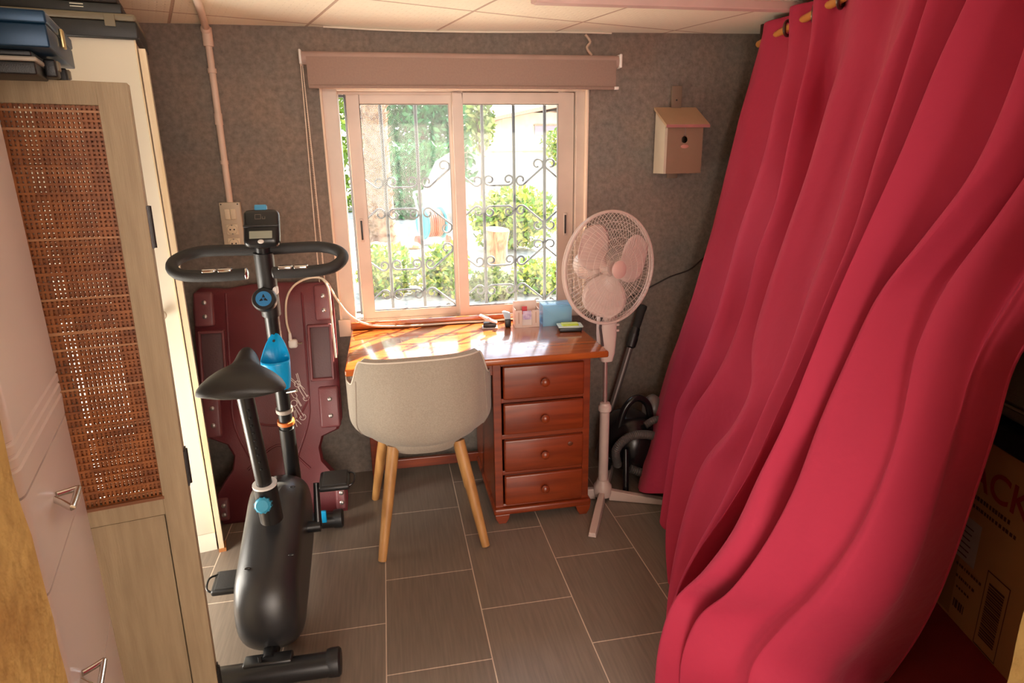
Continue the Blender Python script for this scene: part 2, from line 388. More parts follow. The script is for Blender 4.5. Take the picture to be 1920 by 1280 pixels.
# ================= outside: grille =================
iron = M('grey_painted_iron', (.085, .095, .12), .5)
gr = thing('window_grille', 'grey wrought iron window grille with vertical bars and scrolls outside the window', 'grille', (.35, 3.22, .75))
bars = [-.147, .008, .170, .333, .487, .642, .798, .945]
for bx in bars:
    MB().cyl((bx, 3.22, .76), (bx, 3.22, 1.80), .0082, n=10).build('bar', iron, gr)
for rz_ in (.765, 1.784): MB().box((OX0, 3.214, rz_), (OX1, 3.226, rz_+.012)).build('rail', iron, gr, smooth=False)
def spiral(c, r, a0, a1, grow, n=16):
    out = []
    for k in range(n):
        t = k/(n-1); a = math.radians(a0+(a1-a0)*t); q = t if grow else 1-t; rr = r*(.42+.58*q)
        out.append(V3((c[0]+rr*math.cos(a), 3.22, c[1]+rr*math.sin(a))))
    return out
def flipz(pts, zc, up): return [V3((p.x, p.y, zc+up*(p.z-zc))) for p in pts]
def u_scroll(cx, zc, up):
    r = .027; L_ = spiral((cx-.048, zc+.078), r, -130, 270, True); R_s = [V3((2*cx-p.x, p.y, p.z)) for p in reversed(L_)]
    return flipz(L_+R_s, zc, up)
def j_scroll(cx, zc, up, side):
    pts = spiral((cx+.042, zc+.150), .030, 290, -35, True)+spiral((cx-.045, zc+.075), .027, 300, -40, False)
    pts = [V3((cx+side*(p.x-cx), p.y, p.z)) for p in pts]
    return flipz(pts, zc, up)
def scroll(p): MB().tube(p, .0050, 6).build('scroll', iron, gr)
mids = [(bars[i]+bars[i+1])/2 for i in range(7)]
for zc in (1.325, .925):
    for i, mx_ in enumerate(mids):
        for up in (1, -1):
            if i in (1, 4): scroll(u_scroll(mx_, zc, up))
            else: scroll(j_scroll(mx_, zc, up, {0: -1, 2: 1, 3: -1, 5: 1, 6: -1}[i]))

# ================= the garden =================
gravel = M('pale_gravel', (.42, .39, .34), .95, col2=(.26, .24, .20), nscale=14, bump=1, bscale=30, detail=8)
GZ = .5
def gz(x, y): return GZ-.12*max(0, min(1, (6.3-y)/2.5))+.012*max(0, y-8)+.02*noise.noise(V3((x, y, 0)))
P = [[V3((x*.6-14, 3.26+y*.7, gz(x*.6-14, 3.26+y*.7)-.0)) for y in range(40)] for x in range(60)]
struct(MB().grid(P).build('ground', gravel))
def leafy(name, c, r, n, size, cols, label, cat, group=None, seed=0, shell=.6, up=.3, box=False, stems=True):
    rnd = random.Random(seed); mb = MB(); root = thing(name, label, cat, (c[0], c[1], c[2]-r[2]), 0, group)
    for _ in range(n):
        if box: p = V3((rnd.uniform(-1, 1), rnd.uniform(-1, 1), rnd.uniform(-1, 1))); k = rnd.random()
        else:
            p = V3((rnd.gauss(0, 1), rnd.gauss(0, 1), rnd.gauss(0, 1))).normalized(); k = 1
            p *= rnd.uniform(shell, 1)*(1+.22*noise.noise(p*2.3+V3((seed, 0, 0))))
        q = V3(c)+V3((p.x*r[0], p.y*r[1], p.z*r[2]))
        d = (p*.6+V3((rnd.uniform(-1, 1), rnd.uniform(-1, 1), rnd.uniform(-1, 1)+up))).normalized()
        sdv = d.cross(V3((rnd.uniform(-1, 1), rnd.uniform(-1, 1), rnd.uniform(-1, 1)))).normalized()
        L_ = size*rnd.uniform(.6, 1.3); w_ = L_*.24
        mb.cur = rnd.randrange(len(cols))
        mb.add([q-d*L_*.5, q+sdv*w_, q+d*L_*.5, q-sdv*w_], [(0, 1, 2, 3)])
    mb.build('foliage', cols, root, smooth=False)
    if stems:
        st = MB()
        for _ in range(9):
            a = rnd.uniform(0, 2*PI); e = V3((c[0]+.7*r[0]*math.cos(a), c[1]+.7*r[1]*math.sin(a), c[2]+r[2]*rnd.uniform(0, .6)))
            st.tube([(c[0], c[1], c[2]-r[2]), (c[0]*.6+e.x*.4, c[1]*.6+e.y*.4, (c[2]-r[2])*.5+e.z*.5), e], [.018, .012, .006], 6)
        if c[2]-r[2] > GZ+.3: st.tube([(c[0], c[1], GZ-.05), (c[0]+.03, c[1], c[2]-r[2]*.5), (c[0], c[1], c[2]+r[2]*.4)], [.05, .035, .015], 8)
        st.build('stems', M('brown_twig', (.16, .09, .05), .9), root)
    return root
G = lambda nm, c: M(nm, c, .6, spec=.3)
gY = [G('leaf_lime', (.26, .36, .04)), G('leaf_yellow', (.42, .42, .08)), G('leaf_mid_green', (.12, .22, .03))]
gD = [G('leaf_dark_green', (.03, .12, .03)), G('leaf_deep_green', (.05, .19, .055)), G('leaf_blue_green', (.07, .24, .10))]
gM = [G('leaf_fresh', (.17, .24, .045)), G('leaf_olive', (.08, .12, .03)), G('leaf_pale', (.28, .31, .12))]
leafy('tall_hedge', (.85, 14.3, 2.6), (1.1, .6, 1.55), 9000, .17, gD, 'tall dark green hedge rising behind the garden wall', 'hedge', seed=1, box=True)
leafy('low_hedge', (.50, 11.4, 1.15), (.62, .35, .62), 4500, .11, gD, 'low trimmed dark hedge behind the hose reel', 'hedge', seed=2, box=True)
leafy('tall_tree', (-1.85, 13.6, 2.4), (1.5, .8, 1.9), 7000, .17, gY[:1]+gY[2:]+gM[:1], 'bright green tree seen in the left slot of the window', 'tree', seed=3, box=True)
leafy('garden_shrub', (1.42, 7.2, .86), (.52, .42, .36), 3800, .085, gY, 'yellow-green shrub behind the log stump', 'shrub', seed=4, shell=.45)
fgp = [((-.02, 5.3, .62), (.26, .30, .24), gY, 'low lime-green plant outside the left pane, nearest the palm trunk'), ((.44, 5.2, .62), (.24, .30, .24), gY, 'low olive-green plant outside the left pane, by the centre rail'),
       ((.80, 5.0, .50), (.20, .2, .17), gM, 'low pale plant in front of the log stump'), ((1.20, 5.1, .53), (.25, .25, .20), gY, 'low bushy plant at the right end of the right pane')]
for i, (c, r, cols, lab) in enumerate(fgp): leafy('garden_plant', c, r, 2600, .06, cols, lab, 'plant', seed=10+i, shell=.2)
leafy('garden_shrub', (1.9, 12.7, 2.3), (.28, .3, .75), 900, .14, gM, 'small tree top at the left side of the right pane', 'shrub', seed=21, shell=.2)
leafy('garden_shrub', (3.75, 13.4, 1.75), (.5, .3, .42), 1500, .10, gY, 'light green shrub on top of the white wall at the right', 'shrub', seed=22, shell=.2)
# palm trunk with bark scales
barkm = M('fibrous_palm_bark', (.30, .18, .11), .95, col2=(.15, .08, .05), nscale=18, bump=1, bscale=40)
tr = thing('palm_trunk', 'thick brown palm trunk with rough bark outside the left pane', 'tree', (-.07, 8.5, GZ))
MB().lathe([(.22, -.05), (.185, .15), (.165, .6), (.155, 1.2), (.16, 2.6)], (-.06, 8.5, GZ), n=24).build('trunk', barkm, tr)
mb = MB(); rnd = random.Random(5)
for k in range(420):
    a = rnd.uniform(PI*.95, PI*2.05); z = rnd.uniform(.05, 2.5); rr = .163+.03*max(0, .5-z)
    p = V3((-.06+rr*math.cos(a), 8.5+rr*math.sin(a), GZ+z)); o = V3((math.cos(a), math.sin(a), .9)).normalized(); t = V3((-math.sin(a), math.cos(a), 0))
    mb.add([p-t*.03, p+t*.03, p+o*.055+t*.006, p+o*.055-t*.006, p-V3((0, 0, .02))], [(0, 1, 2, 3), (0, 4, 1)])
mb.build('bark_scale', barkm, tr, smooth=False, kind='stuff')
whitew = M('whitewashed_wall', (.55, .52, .46), .9, col2=(.47, .43, .37), nscale=4, bump=.4, bscale=30)
gw = thing('garden_wall', 'whitewashed low garden wall running behind the shrubs', 'wall', (2.5, 14, .6))
MB().box((1.55, 13.9, .4), (5.5, 14.15, 1.66)).build('wall_panel', whitew, gw, smooth=False)
MB().box((1.5, 13.85, 1.66), (5.5, 14.2, 1.76)).build('coping', M('cream_coping', (.55, .48, .36), .8), gw, smooth=False, bevel=.01)
tag(MB().prism([(.60, .4), (.60, 1.0), (.84, 1.48), (1.22, 1.70), (1.22, .4)], (0, .3, 0), lambda x, z: V3((x, 10.4, z))).build('stone_wall', M('grey_white_stone', (.36, .33, .29), .9, col2=(.24, .21, .19), nscale=6, bump=1, bscale=12), smooth=False), 'rough stone wall end with sloping top behind the hose reel', 'wall')
ho = thing('house', 'white house with a brown tiled roof edge behind the garden wall', 'house', (5, 19, .6))
MB().box((3.4, 18.6, .5), (9, 22, 2.75)).build('house_wall', whitew, ho, smooth=False)
rm = M('brown_roof_tiles', (.48, .30, .22), .8, col2=(.36, .2, .14), nscale=10, stretch=(8, 1, 1))
MB().prism([(2.95, 2.58), (5.6, 3.12), (9.3, 2.62), (9.3, 2.52), (5.6, 3.0), (2.95, 2.50)], (0, 4.5, 0), lambda x, z: V3((x, 18.0, z))).build('roof', rm, ho, smooth=False)
f_ = MB().box((4.32, 18.56, 2.15), (4.95, 18.62, 2.42)).build('window', M('dusky_lilac_glass', (.30, .24, .30), .3), ho, smooth=False)
MB().box((4.30, 18.54, 2.40), (4.97, 18.6, 2.44)).box((4.62, 18.54, 2.15), (4.65, 18.6, 2.42)).build('window_bar', rm, f_, smooth=False)
for i, (x, h_, tl) in enumerate(((1.98, .48, .03), (2.08, .40, -.03), (2.20, .36, .02), (2.36, .52, -.09), (2.46, .30, -.05), (2.95, .30, .02))):
    m_ = MB().box((x-.022, 14.0, 1.76), (x+.022, 14.04, 1.76+h_)); 
    for p in m_.v:
        if p.z > 1.8: p.x += tl
    tag(m_.build('fence_post', M('weathered_post_wood', (.62, .52, .36), .9), smooth=False), ['upright post nearest the left end of the wall top', 'second post from the left on the wall top', 'short post between the leaning posts and the left pair', 'tallest post on the wall top, leaning left', 'short leaning post right of the tallest post', 'lone post furthest right on the wall top'][i], 'post', 'weathered posts on the garden wall')
    # each post stands on the coping
# log stump
st = thing('log_stump', 'upright cut log stump in front of the shrub', 'stump', (1.03, 6.2, .5))
MB().lathe([(.135, 0), (.12, .06), (.115, .25), (.128, .36)], (1.03, 6.2, .48), (.06, -.05, 1), 20).build('log', M('pale_log_bark', (.42, .24, .13), .9, col2=(.22, .11, .06), nscale=9, stretch=(6, 6, 1), bump=1), st)
MB().lathe([(.112, 0), (.122, .012), (.06, .016)], (1.05, 6.18, .836), (.06, -.12, 1), 20).build('cut_face', M('cut_wood', (.50, .36, .22), .8), st)
# rocks
rk = [(-.12, 7.6, .10, 'cream'), (.10, 7.5, .11, 'ochre'), (.30, 7.55, .085, 'ochre'), (.62, 6.9, .11, 'cream'), (-.28, 7.7, .08, 'cream'), (.20, 7.9, .06, 'grey')]
rl = ['round cream rock at the foot of the palm trunk', 'ochre rock in the middle of the rock row', 'small ochre rock just left of the hose reel', 'wide flat cream rock under the hose reel', 'cream rock furthest left beside the trunk', 'small grey rock at the back of the rock row']
rc = dict(cream=M('cream_rock', (.42, .34, .23), .9, col2=(.3, .22, .14), nscale=20), ochre=M('ochre_rock', (.38, .22, .10), .9, col2=(.25, .14, .07), nscale=20), grey=M('grey_rock', (.24, .22, .21), .9))
for i, (x, y, r, k) in enumerate(rk):
    mb = MB().ball((x, y, gz(x, y)+r*.4), (r, r*.8, r*.6), 14, 9)
    mb.v = [p+V3((noise.noise(p*14), noise.noise(p*14+V3((9, 0, 0))), noise.noise(p*14+V3((0, 9, 0)))))*r*.35 for p in mb.v]
    tag(mb.build('rock', rc[k]), rl[i], 'rock', 'rocks around the palm')
tag(MB().lathe([(.035, 0), (.055, .05), (.05, .09), (.015, .11), (.02, .2), (.045, .24), (.02, .27)], (.235, 7.3, .56)).build('garden_ornament', M('grey_stone_ornament', (.34, .31, .26), .9)), 'small grey stone figure among the rocks', 'ornament')
# hose reel
hr = thing('hose_reel', 'turquoise garden hose reel cart with white handle and orange hose', 'hose reel', (.55, 8, GZ))
teal = M('turquoise_plastic', (.02, .30, .36), .4); terra = M('orange_hose', (.40, .12, .07), .5)
ax = V3((.93, .37, 0)).normalized(); c0 = V3((.44, 7.92, .76))
for k, (h0, nm) in enumerate(((0, 'side_disc'), (.24, 'side_disc'))):
    MB().lathe([(.03, -.012), (.185, -.012), (.195, 0), (.185, .012), (.03, .012)], c0+ax*h0, ax, 30).build(nm, teal, hr)
mb = MB()
for k in range(7):
    cc = c0+ax*(.035+k*.028); u = V3((0, 0, 1)); w2 = ax.cross(u)
    mb.tube([cc+(u*math.cos(t*2*PI/24)+w2*math.sin(t*2*PI/24))*.155 for t in range(24)], .015, 8, closed=True)
mb.build('coiled_hose', terra, hr)
MB().cyl(c0, c0+ax*.24, .06).build('drum', teal, hr)
for h0 in (-.05, .29):
    MB().tube([c0+ax*h0+V3((0, 0, -.22)), c0+ax*h0+V3((0, 0, .1)), c0+ax*h0*.8+V3((-.05, 0, .36))], .013, 8).build('side_frame', M('grey_reel_frame', (.40, .40, .40), .5), hr)
MB().tube(cat_rom([c0+ax*(-.04)+V3((-.05, 0, .34)), c0+ax*(-.02)+V3((-.05, 0, .38)), c0+ax*.22+V3((-.05, 0, .38)), c0+ax*.235+V3((-.05, 0, .34))], 5), .013, 8).build('handle', M('grey_reel_frame', (.40, .40, .40)), hr)
for h0 in (-.08, .33): MB().lathe([(.02, -.02), (.062, -.02), (.065, 0), (.062, .02), (.02, .02)], c0+ax*h0+V3((0, 0, -.2)), ax, 20).build('wheel', M('red_wheel', (.55, .10, .06), .5), hr)
# ======================= BIG FURNITURE =======================
pine = M('pine_edge_wood', (.80, .66, .46), .5, col2=(.68, .51, .30), nscale=5, stretch=(8, 8, .6))
# ---- writing desk ----
desk = thing('writing_desk', 'orange varnished wooden writing desk under the window with four drawers', 'desk', (.33, 2.66, 0))
MB().rbox((-.19, 2.345, .722), (.85, 2.965, .75), .008).build('desktop', orange_wood, desk)
MB().rbox((-.19, 2.948, .75), (.85, 2.968, .782), .004).build('back_rail', orange_wood, desk)
mb = MB()
mb.box((.378, 2.40, .06), (.398, 2.94, .722)).box((.768, 2.40, .06), (.788, 2.94, .722)).box((.398, 2.925, .06), (.768, 2.94, .722)).box((.398, 2.40, .06), (.768, 2.93, .08)).box((.378, 2.395, .70), (.788, 2.42, .722))
for z in (.068, .228, .392, .552, .71): mb.box((.398, 2.397, z-.01), (.768, 2.41, z+.01))
mb.box((.378, 2.393, .06), (.412, 2.41, .722)).box((.758, 2.393, .06), (.788, 2.41, .722))
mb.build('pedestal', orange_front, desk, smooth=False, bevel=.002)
mb = MB(); mb.rbox((.368, 2.375, .04), (.798, 2.95, .072), .009); mb.build('plinth', orange_front, desk)
for x in (.372, .73):
    for y in (2.378, 2.88): MB().prism([(0, .042), (.066, .042), (.060, .02), (.048, 0), (.018, 0), (.006, .02)], (0, .06, 0), lambda a, b: V3((x+a, y, b))).build('foot', orange_front, desk, smooth=False, bevel=.002)
for k, (z0, z1) in enumerate(((.562, .704), (.408, .542), (.240, .384), (.086, .221))):
    P = []
    dr = MB().rbox((.418, 2.375, z0), (.757, 2.40, z1), .007, 3); dr.box((.43, 2.40, z0+.01), (.745, 2.90, z1-.03))
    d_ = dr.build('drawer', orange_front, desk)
    MB().lathe([(.009, 0), (.008, .010), (.017, .016), (.018, .022), (.012, .028), (.003, .030)], (.588, 2.375, (z0+z1)/2), (0, -1, 0), 20).build('knob', orange_front, d_)
    if k == 2: MB().ball((.70, 2.3745, .345), (.012, .002, .010)).build('wood_knot', M('dark_wood_knot', (.10, .02, .005), .4), d_)
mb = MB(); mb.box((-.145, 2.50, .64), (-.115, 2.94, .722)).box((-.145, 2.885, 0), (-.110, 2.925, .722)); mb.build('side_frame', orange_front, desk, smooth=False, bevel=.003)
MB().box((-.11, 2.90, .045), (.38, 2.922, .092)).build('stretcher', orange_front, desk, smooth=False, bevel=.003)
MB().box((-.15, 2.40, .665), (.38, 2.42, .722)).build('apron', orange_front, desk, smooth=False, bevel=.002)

# ---- tub chair ----
ch = thing('tub_chair', 'beige-grey upholstered tub chair with splayed oak legs pushed up to the desk', 'chair', (.1, 2.47, 0))
CX, CY = .092, 2.475
def shell_pt(a, v, off=0):
    k = 3.2
    ca, sa = math.cos(a), math.sin(a)
    hw, hd = .252+.045*max(0, min(1, (abs(a)-1.0)/.7)), .235
    px = math.copysign(abs(sa)**(2/k), sa)*hw; py = -math.copysign(abs(ca)**(2/k), ca)*hd
    q_ = max(0, min(1, (abs(a)-.98)/.36)); top = .800-.105*q_*q_*(3-2*q_) - .01*(1-math.cos(a))+.006*math.sin(a)
    zb = .425+.03*abs(sa)
    s = .72+.28*math.sqrt(max(0, 1-(1-v/.32)**2)) if v < .32 else 1.0
    if v > .93: s -= .02*((v-.93)/.07)**2
    z = zb+(top-zb)*v
    nx, ny = px/hw, py/hd; l = math.hypot(nx, ny)+1e-6
    return V3((CX+(px-nx/l*off)*s, CY+(py-ny/l*off)*s-.01*v, z))
A0 = 1.75
def shell(off, v0=0): return [[shell_pt(-A0+2*A0*i/56, v0+(1-v0)*j/18, off) for j in range(19)] for i in range(57)]
o_ = shell(0); i_ = shell(.038)
mb = MB(); ring = []
for a, b in zip(o_, i_):
    r = list(a); top = (a[-1]+b[-1])/2+V3((0, 0, .010)); r.append(top); r += list(reversed(b)); ring.append(r)
mb.grid(ring, closed_v=True); n_ = len(ring[0])
mb.add(ring[0], [tuple(range(n_))]); mb.add(ring[-1], [tuple(range(n_))[::-1]])
bk = mb.build('backrest', fabric_grey, ch)
MB().tube([shell_pt(-A0+2*A0*i/90, .985, -.001)+V3((0, 0, .006)) for i in range(91)], .0032, 8).build('piping', M('pale_piping', (.68, .60, .50), .8), bk)
for a in (-1.12, 1.12):
    MB().tube([shell_pt(a*(1+.1*(1-v/14)), .10+.75*v/14, -.001) for v in range(15)], .0022, 6).build('seam', M('seam_thread', (.34, .28, .23), .9), bk)
mb = MB(); P = []
for (s, z) in ((.01, .40), (.70, .40), (.76, .42), (.80, .44), (.80, .47), (.74, .49), (.4, .497), (.01, .498)):
    P.append([V3((CX+math.copysign(abs(math.sin(t))**.75, math.sin(t))*.240*s*.92, CY+.02+math.copysign(abs(math.cos(t))**.75, math.cos(t))*.275*s, z)) for t in [2*PI*q/40 for q in range(40)]])
mb.grid(P, closed_v=True); mb.build('seat', fabric_grey, ch)
for (a, b) in (((-.030, 2.33), (-.102, 2.217)), ((.225, 2.33), (.308, 2.229)), ((-.055, 2.60), (-.133, 2.711)), ((.225, 2.60), (.299, 2.732))):
    MB().tube([(*a, .43), ((a[0]+b[0])/2, (a[1]+b[1])/2, .22), (*b, .003)], [.0235, .022, .0165], 20).build('leg', oak, ch)

# ---- left wardrobe with grooved fronts ----
lac = M('pinkish_white_lacquer', (.84, .74, .72), .28, col2=(.81, .71, .69), nscale=2, coat=.2)
TW = math.radians(15.1)
wd = thing('wardrobe', 'glossy pinkish-white wardrobe with routed grooves and chrome pulls at the left edge', 'wardrobe', (-.632, 1.30, 0), TW)
def L2W(root, p): return WM[root.name] @ V3(p)
class LB(MB):
    """mesh builder in the local frame of a thing"""
    def build(s, name, mat, parent=None, **k): return MB.build(s, name, mat, parent, local=True, **k)
# local: x out of the front, y from near (-.40) to far (0)
NW = -.375
LB().box((-.46, NW+.004, .03), (-.022, .03, 1.64)).build('carcass', lac, wd, smooth=False, bevel=.002)
LB().box((-.44, NW+.02, 0), (-.05, .0, .035)).build('plinth', lac, wd, smooth=False)
def front(name, z0, z1, grooves=()):
    mb = LB(); zs = sorted([z0]+[g for g in grooves]+[z1])
    prof = lambda z: 0
    # profile with grooves along z, extruded along y with a rounded near edge
    col = [z0]
    for g in grooves: col += [g-.004, g-.0015, g+.0015, g+.004]
    col.append(z1); P = []
    for yy, inset in ((NW, .020), (NW+.0015, .010), (NW+.006, .004), (NW+.013, .0008), (NW+.022, 0), (-.012, 0), (-.004, .002), (0, .02)):
        row = [V3((-.02, yy, z0))]
        for q, z in enumerate(col):
            dpt = .0035 if (0 < q < len(col)-1 and (q-1) % 4 in (1, 2)) else 0
            if q in (0, len(col)-1): dpt = .002
            row.append(V3((-inset-dpt*(0 if inset >= .02 else 1), yy, z)))
        row.append(V3((-.02, yy, z1))); P.append(row)
    mb.grid(P); mb.box((-.021, NW+.002, z0), (-.019, -.002, z1)); return mb.build(name, lac, wd)
door_f = front('door', 1.042, 1.635, (1.085, 1.105, 1.125))
dr1 = front('drawer', .878, 1.038); dr2 = front('drawer', .575, .874); dr3 = front('drawer', .36, .571); dr4 = front('drawer', .06, .356)
for d_, z in ((dr1, .965), (dr2, .675), (dr3, .465), (dr4, .22)):
    mb = LB(); yc = -.215 if z > .9 else -.31
    mb.tube(cat_rom([(-.002, yc-.008, z), (.012, yc-.022, z-.004), (.024, yc-.036, z-.008), (.026, yc-.030, z-.008), (.026, yc+.030, z-.008), (.024, yc+.036, z-.008), (.012, yc+.022, z-.004), (-.002, yc+.008, z)], 5), .0052, 10)
    mb.build('pull_handle', chrome, d_)
LB().box((-.47, NW-.002, 1.642), (.002, .035, 1.658)).build('top_panel', lac, wd, smooth=False, bevel=.002)

# ---- folding screen (two leaves folded flat) ----
lime = M('limed_oak_wood', (.40, .305, .185), .55, col2=(.33, .245, .145), nscale=7, stretch=(10, 10, .8), bump=.25, bscale=40, bstretch=(8, 8, .5))
cane_m = M('rattan_strip', (.36, .115, .024), .5, col2=(.19, .052, .010), nscale=30, lo=.3, hi=.7)
cane_l = M('pale_rattan_strip', (.44, .20, .085), .5)
TS = math.radians(13)
fs = thing('folding_screen', 'folded pale wooden screen with woven rattan upper panels and dark hinges', 'room divider', (-.520, 1.50, 0), TS, ry=math.radians(.9))
def leaf(y0, wdt):
    """local x from -wdt to 0, thickness 2 cm"""
    y1 = y0+.020; lf = LB()
    lf.box((-wdt, y0, .0), (-wdt+.056, y1, 1.66)).box((-.056, y0, .0), (0, y1, 1.66)).box((-wdt+.056, y0, 1.615), (-.056, y1, 1.66)).box((-wdt+.056, y0, .695), (-.056, y1, .742)).box((-wdt+.056, y0, .06), (-.056, y1, .13))
    fr = lf.build('leaf_frame', lime, fs, smooth=False, bevel=.0015)
    LB().box((-wdt+.0595, y0+.006, .1335), (-.0595, y1-.005, .6915)).build('lower_panel', lime, fr, smooth=False)
    mb = LB(); rnd = random.Random(int(y0*1000)); X0, X1, Z0, Z1 = -wdt+.054, -.054, .740, 1.617
    x = X0; k = 0
    while x < X1:
        wv = .0048+(.0022 if rnd.random() < .08 else 0)
        e = y0+.010+(.0012 if k % 2 else -.0012)
        mb.box((x, e-.0008, Z0), (x+wv, e+.0008, Z1)); x += wv+.0038; k += 1
    z = Z0; k = 0
    while z < Z1:
        wv = .0046+(.002 if rnd.random() < .1 else 0); mb.cur = 1 if rnd.random() < .09 else 0
        e = y0+.010+(.0028 if k % 2 else -.0028)
        mb.box((X0, e-.0008, z), (X1, e+.0008, z+wv)); z += wv+.0042; k += 1
    mb.build('rattan_panel', [cane_m, cane_l], fr, smooth=False)
    LB().box((X0-.001, y0-.001, Z0-.004), (X1+.001, y0+.003, Z0+.004)).build('bead', M('dark_bead', (.22, .08, .03), .6), fr, smooth=False)
leaf(0, .38); leaf(.026, .38)
for z in (1.37, .80, .17):
    LB().box((-.001, .005, z-.045), (.004, .040, z+.045)).cyl((.004, .023, z-.045), (.004, .023, z+.045), .0045, n=10).build('hinge', M('dark_hinge_metal', (.05, .045, .045), .4, .8), fs)

# ---- white tall cabinet ----
white_lam = M('white_laminate', (.80, .75, .63), .35, col2=(.78, .73, .615), nscale=3)
cb = thing('tall_cabinet', 'tall white cupboard with a small round knob in the far left corner', 'cabinet', (-.757, 2.44, 0), TS)
LB().box((-.36, .02, .05), (0, .30, 1.885)).build('cabinet_body', M('cream_side_panel', (.60, .50, .40), .5), cb, smooth=False, bevel=.002)
LB().box((-.36, 0.004, 0), (0, .29, .078)).build('plinth', white_lam, cb, smooth=False)
cd = LB().rbox((-.36, 0, .08), (0, .018, 1.888), .002).build('door', white_lam, cb)
LB().box((-.003, -.0005, .08), (.0015, .0185, 1.888)).build('edge_banding', pine, cd, smooth=False)
LB().lathe([(.006, 0), (.006, .010), (.016, .016), (.018, .022), (.014, .027), (.004, .029)], (-.055, 0, .985), (0, -1, 0), 20).build('knob', ivory, cd)
pb = thing('wooden_board', 'thin tall pine board standing against the side of the white cupboard', 'board', (-.752, 2.435, 0), TS)
LB().box((.004, -.015, .012), (.023, .0, 1.86)).build('front_edge', pine, pb, smooth=False)
LB().box((.005, 0, .02), (.022, .06, 1.86)).build('board_panel', M('shaded_board', (.36, .29, .22), .6), pb, smooth=False)  # side face tinted grey for the shade it stands in
LB().box((.003, -.02, 0), (.030, .04, .014)).build('foot_block', M('orange_foot_wood', (.50, .20, .07), .5), pb, smooth=False)
# cases on the cupboard
kh = M('khaki_grey_plastic', (.20, .165, .11), .5)
case = thing('tool_case', 'flat black case with khaki lid rim lying directly on the white cupboard', 'case', (-.757, 2.44, 1.888), TS)
LB().rbox((-.44, -.012, 0), (.014, .34, .052), .006).build('case_base', black, case)
LB().rbox((-.442, -.014, .052), (.012, .342, .074), .008).build('case_lid', kh, case)
LB().rbox((-.075, -.018, .035), (-.045, -.010, .070), .002).build('latch', kh, case)
case = thing('tool_case', 'long black case stacked on top of the khaki-rimmed case', 'case', (-.80, 2.47, 1.963), TS)
LB().rbox((-.42, -.03, 0), (.012, .16, .030), .004).build('case_base', black, case)
LB().rbox((-.42, -.03, .031), (.002, .16, .058), .006).build('case_lid', M('worn_black_plastic', (.035, .025, .02), .6), case)
for dz in (.013, .021): LB().box((-.128, -.033, dz), (-.092, -.029, dz+.003)).build('latch', M('bright_latch', (.72, .70, .62), .35, .6), case, smooth=False)
# blue box + black case on the wardrobe
bb = M('blue_painted_steel', (.006, .042, .10), .35, .3); bl2 = M('blue_lid_steel', (.008, .05, .115), .35, .3)
tb = thing('metal_box', 'blue metal cash box with a brass latch on top of the wardrobe', 'box', (-.56, 1.36, 1.700), TW)
LB().rbox((-.24, -.01, 0), (.0, .285, .038), .003).build('box_body', bb, tb)
lid = LB().rbox((-.242, -.012, .038), (.002, .287, .060), .004).build('box_lid', bl2, tb)
LB().rbox((.002, .115, .018), (.008, .14, .052), .002).build('latch', M('brass', (.55, .42, .20), .35, .9), tb)
bc = thing('tool_case', 'grey-rimmed black case with side latches under the blue metal box', 'case', (-.595, 1.37, 1.658), TW)
LB().rbox((-.22, 0, 0), (.0, .29, .022), .003).build('case_base', black, bc)
LB().rbox((-.225, -.004, .022), (.004, .20, .030), .003).build('rim', M('pale_grey_rim', (.55, .50, .42), .45), bc)
LB().rbox((-.20, .01, .031), (-.004, .28, .042), .003).build('case_lid', black, bc)
for y in (.07, .20):
    LB().rbox((.002, y, .004), (.022, y+.038, .036), .004).build('latch', black, bc)
    LB().rbox((.020, y+.008, .016), (.026, y+.028, .034), .002).build('latch_plate', kh, bc)
for k, (y, lab) in enumerate(((-.13, 'wood offcut lying on the wardrobe top nearest the camera'), (-.05, 'second wood offcut on the wardrobe top, beside the black case'))):
    t_ = LB(); t_.rbox((-.03, y, 0), (-.006, y+.045, .022), .002)
    root = thing('wood_block', lab, 'wood block', (-.632, 1.30, 1.658), TW); t_.build('block', pine, root)

# ---- white double-leaf lines: nothing else on the left ----
# ======================= EXERCISE BIKE =======================
bk_ = thing('exercise_bike', 'black upright exercise bike with blue bottle holder and knobs', 'exercise bike', (-.43, 2.08, 0))
# housing
def housing():
    P = []
    A, B = V3((-.436, 1.865, .172)), V3((-.428, 2.09, .283)); rA, rB = .166, .172
    d = (B-A); dyz = V3((0, d.y, d.z)).normalized(); nn = V3((0, -dyz.z, dyz.y))
    nphi = 16
    for i in range(nphi+1):
        ph = -PI/2+PI*i/nphi; xo = .094*math.sin(ph) if abs(math.sin(ph)) < 1 else .094*math.sin(ph)
        shrink = .085*(1-math.cos(ph)**.65) if math.cos(ph) > 1e-6 else .085
        row = []
        for k in range(25):
            a = PI/2+PI*k/24; row.append(A+V3((xo, 0, 0))+(dyz*math.cos(a)+nn*math.sin(a))*(rA-shrink))
        for k in range(25):
            a = -PI/2+PI*k/24; row.append(B+V3((xo, 0, 0))+(dyz*math.cos(a)+nn*math.sin(a))*(rB-shrink))
        P.append(row)
    mb = MB(); mb.grid(P, closed_v=True); n = len(P[0]); mb.add(P[0], [tuple(range(n))]); mb.add(P[-1], [tuple(range(n))[::-1]])
    return mb
hs = housing().build('flywheel_housing', M('dark_grey_shell', (.022, .022, .024), .30, bump=.12, bscale=600), bk_)
for (x, y, z) in ((-.352, 1.80, .345), (-.482, 1.795, .32), (-.36, 1.99, .476)):
    MB().ball((x, y, z), (.010, .004, .004)).build('screw_recess', blacksat, hs)
bar = M('black_foam_grip', (.020, .019, .019), .6, bump=.3, bscale=500)
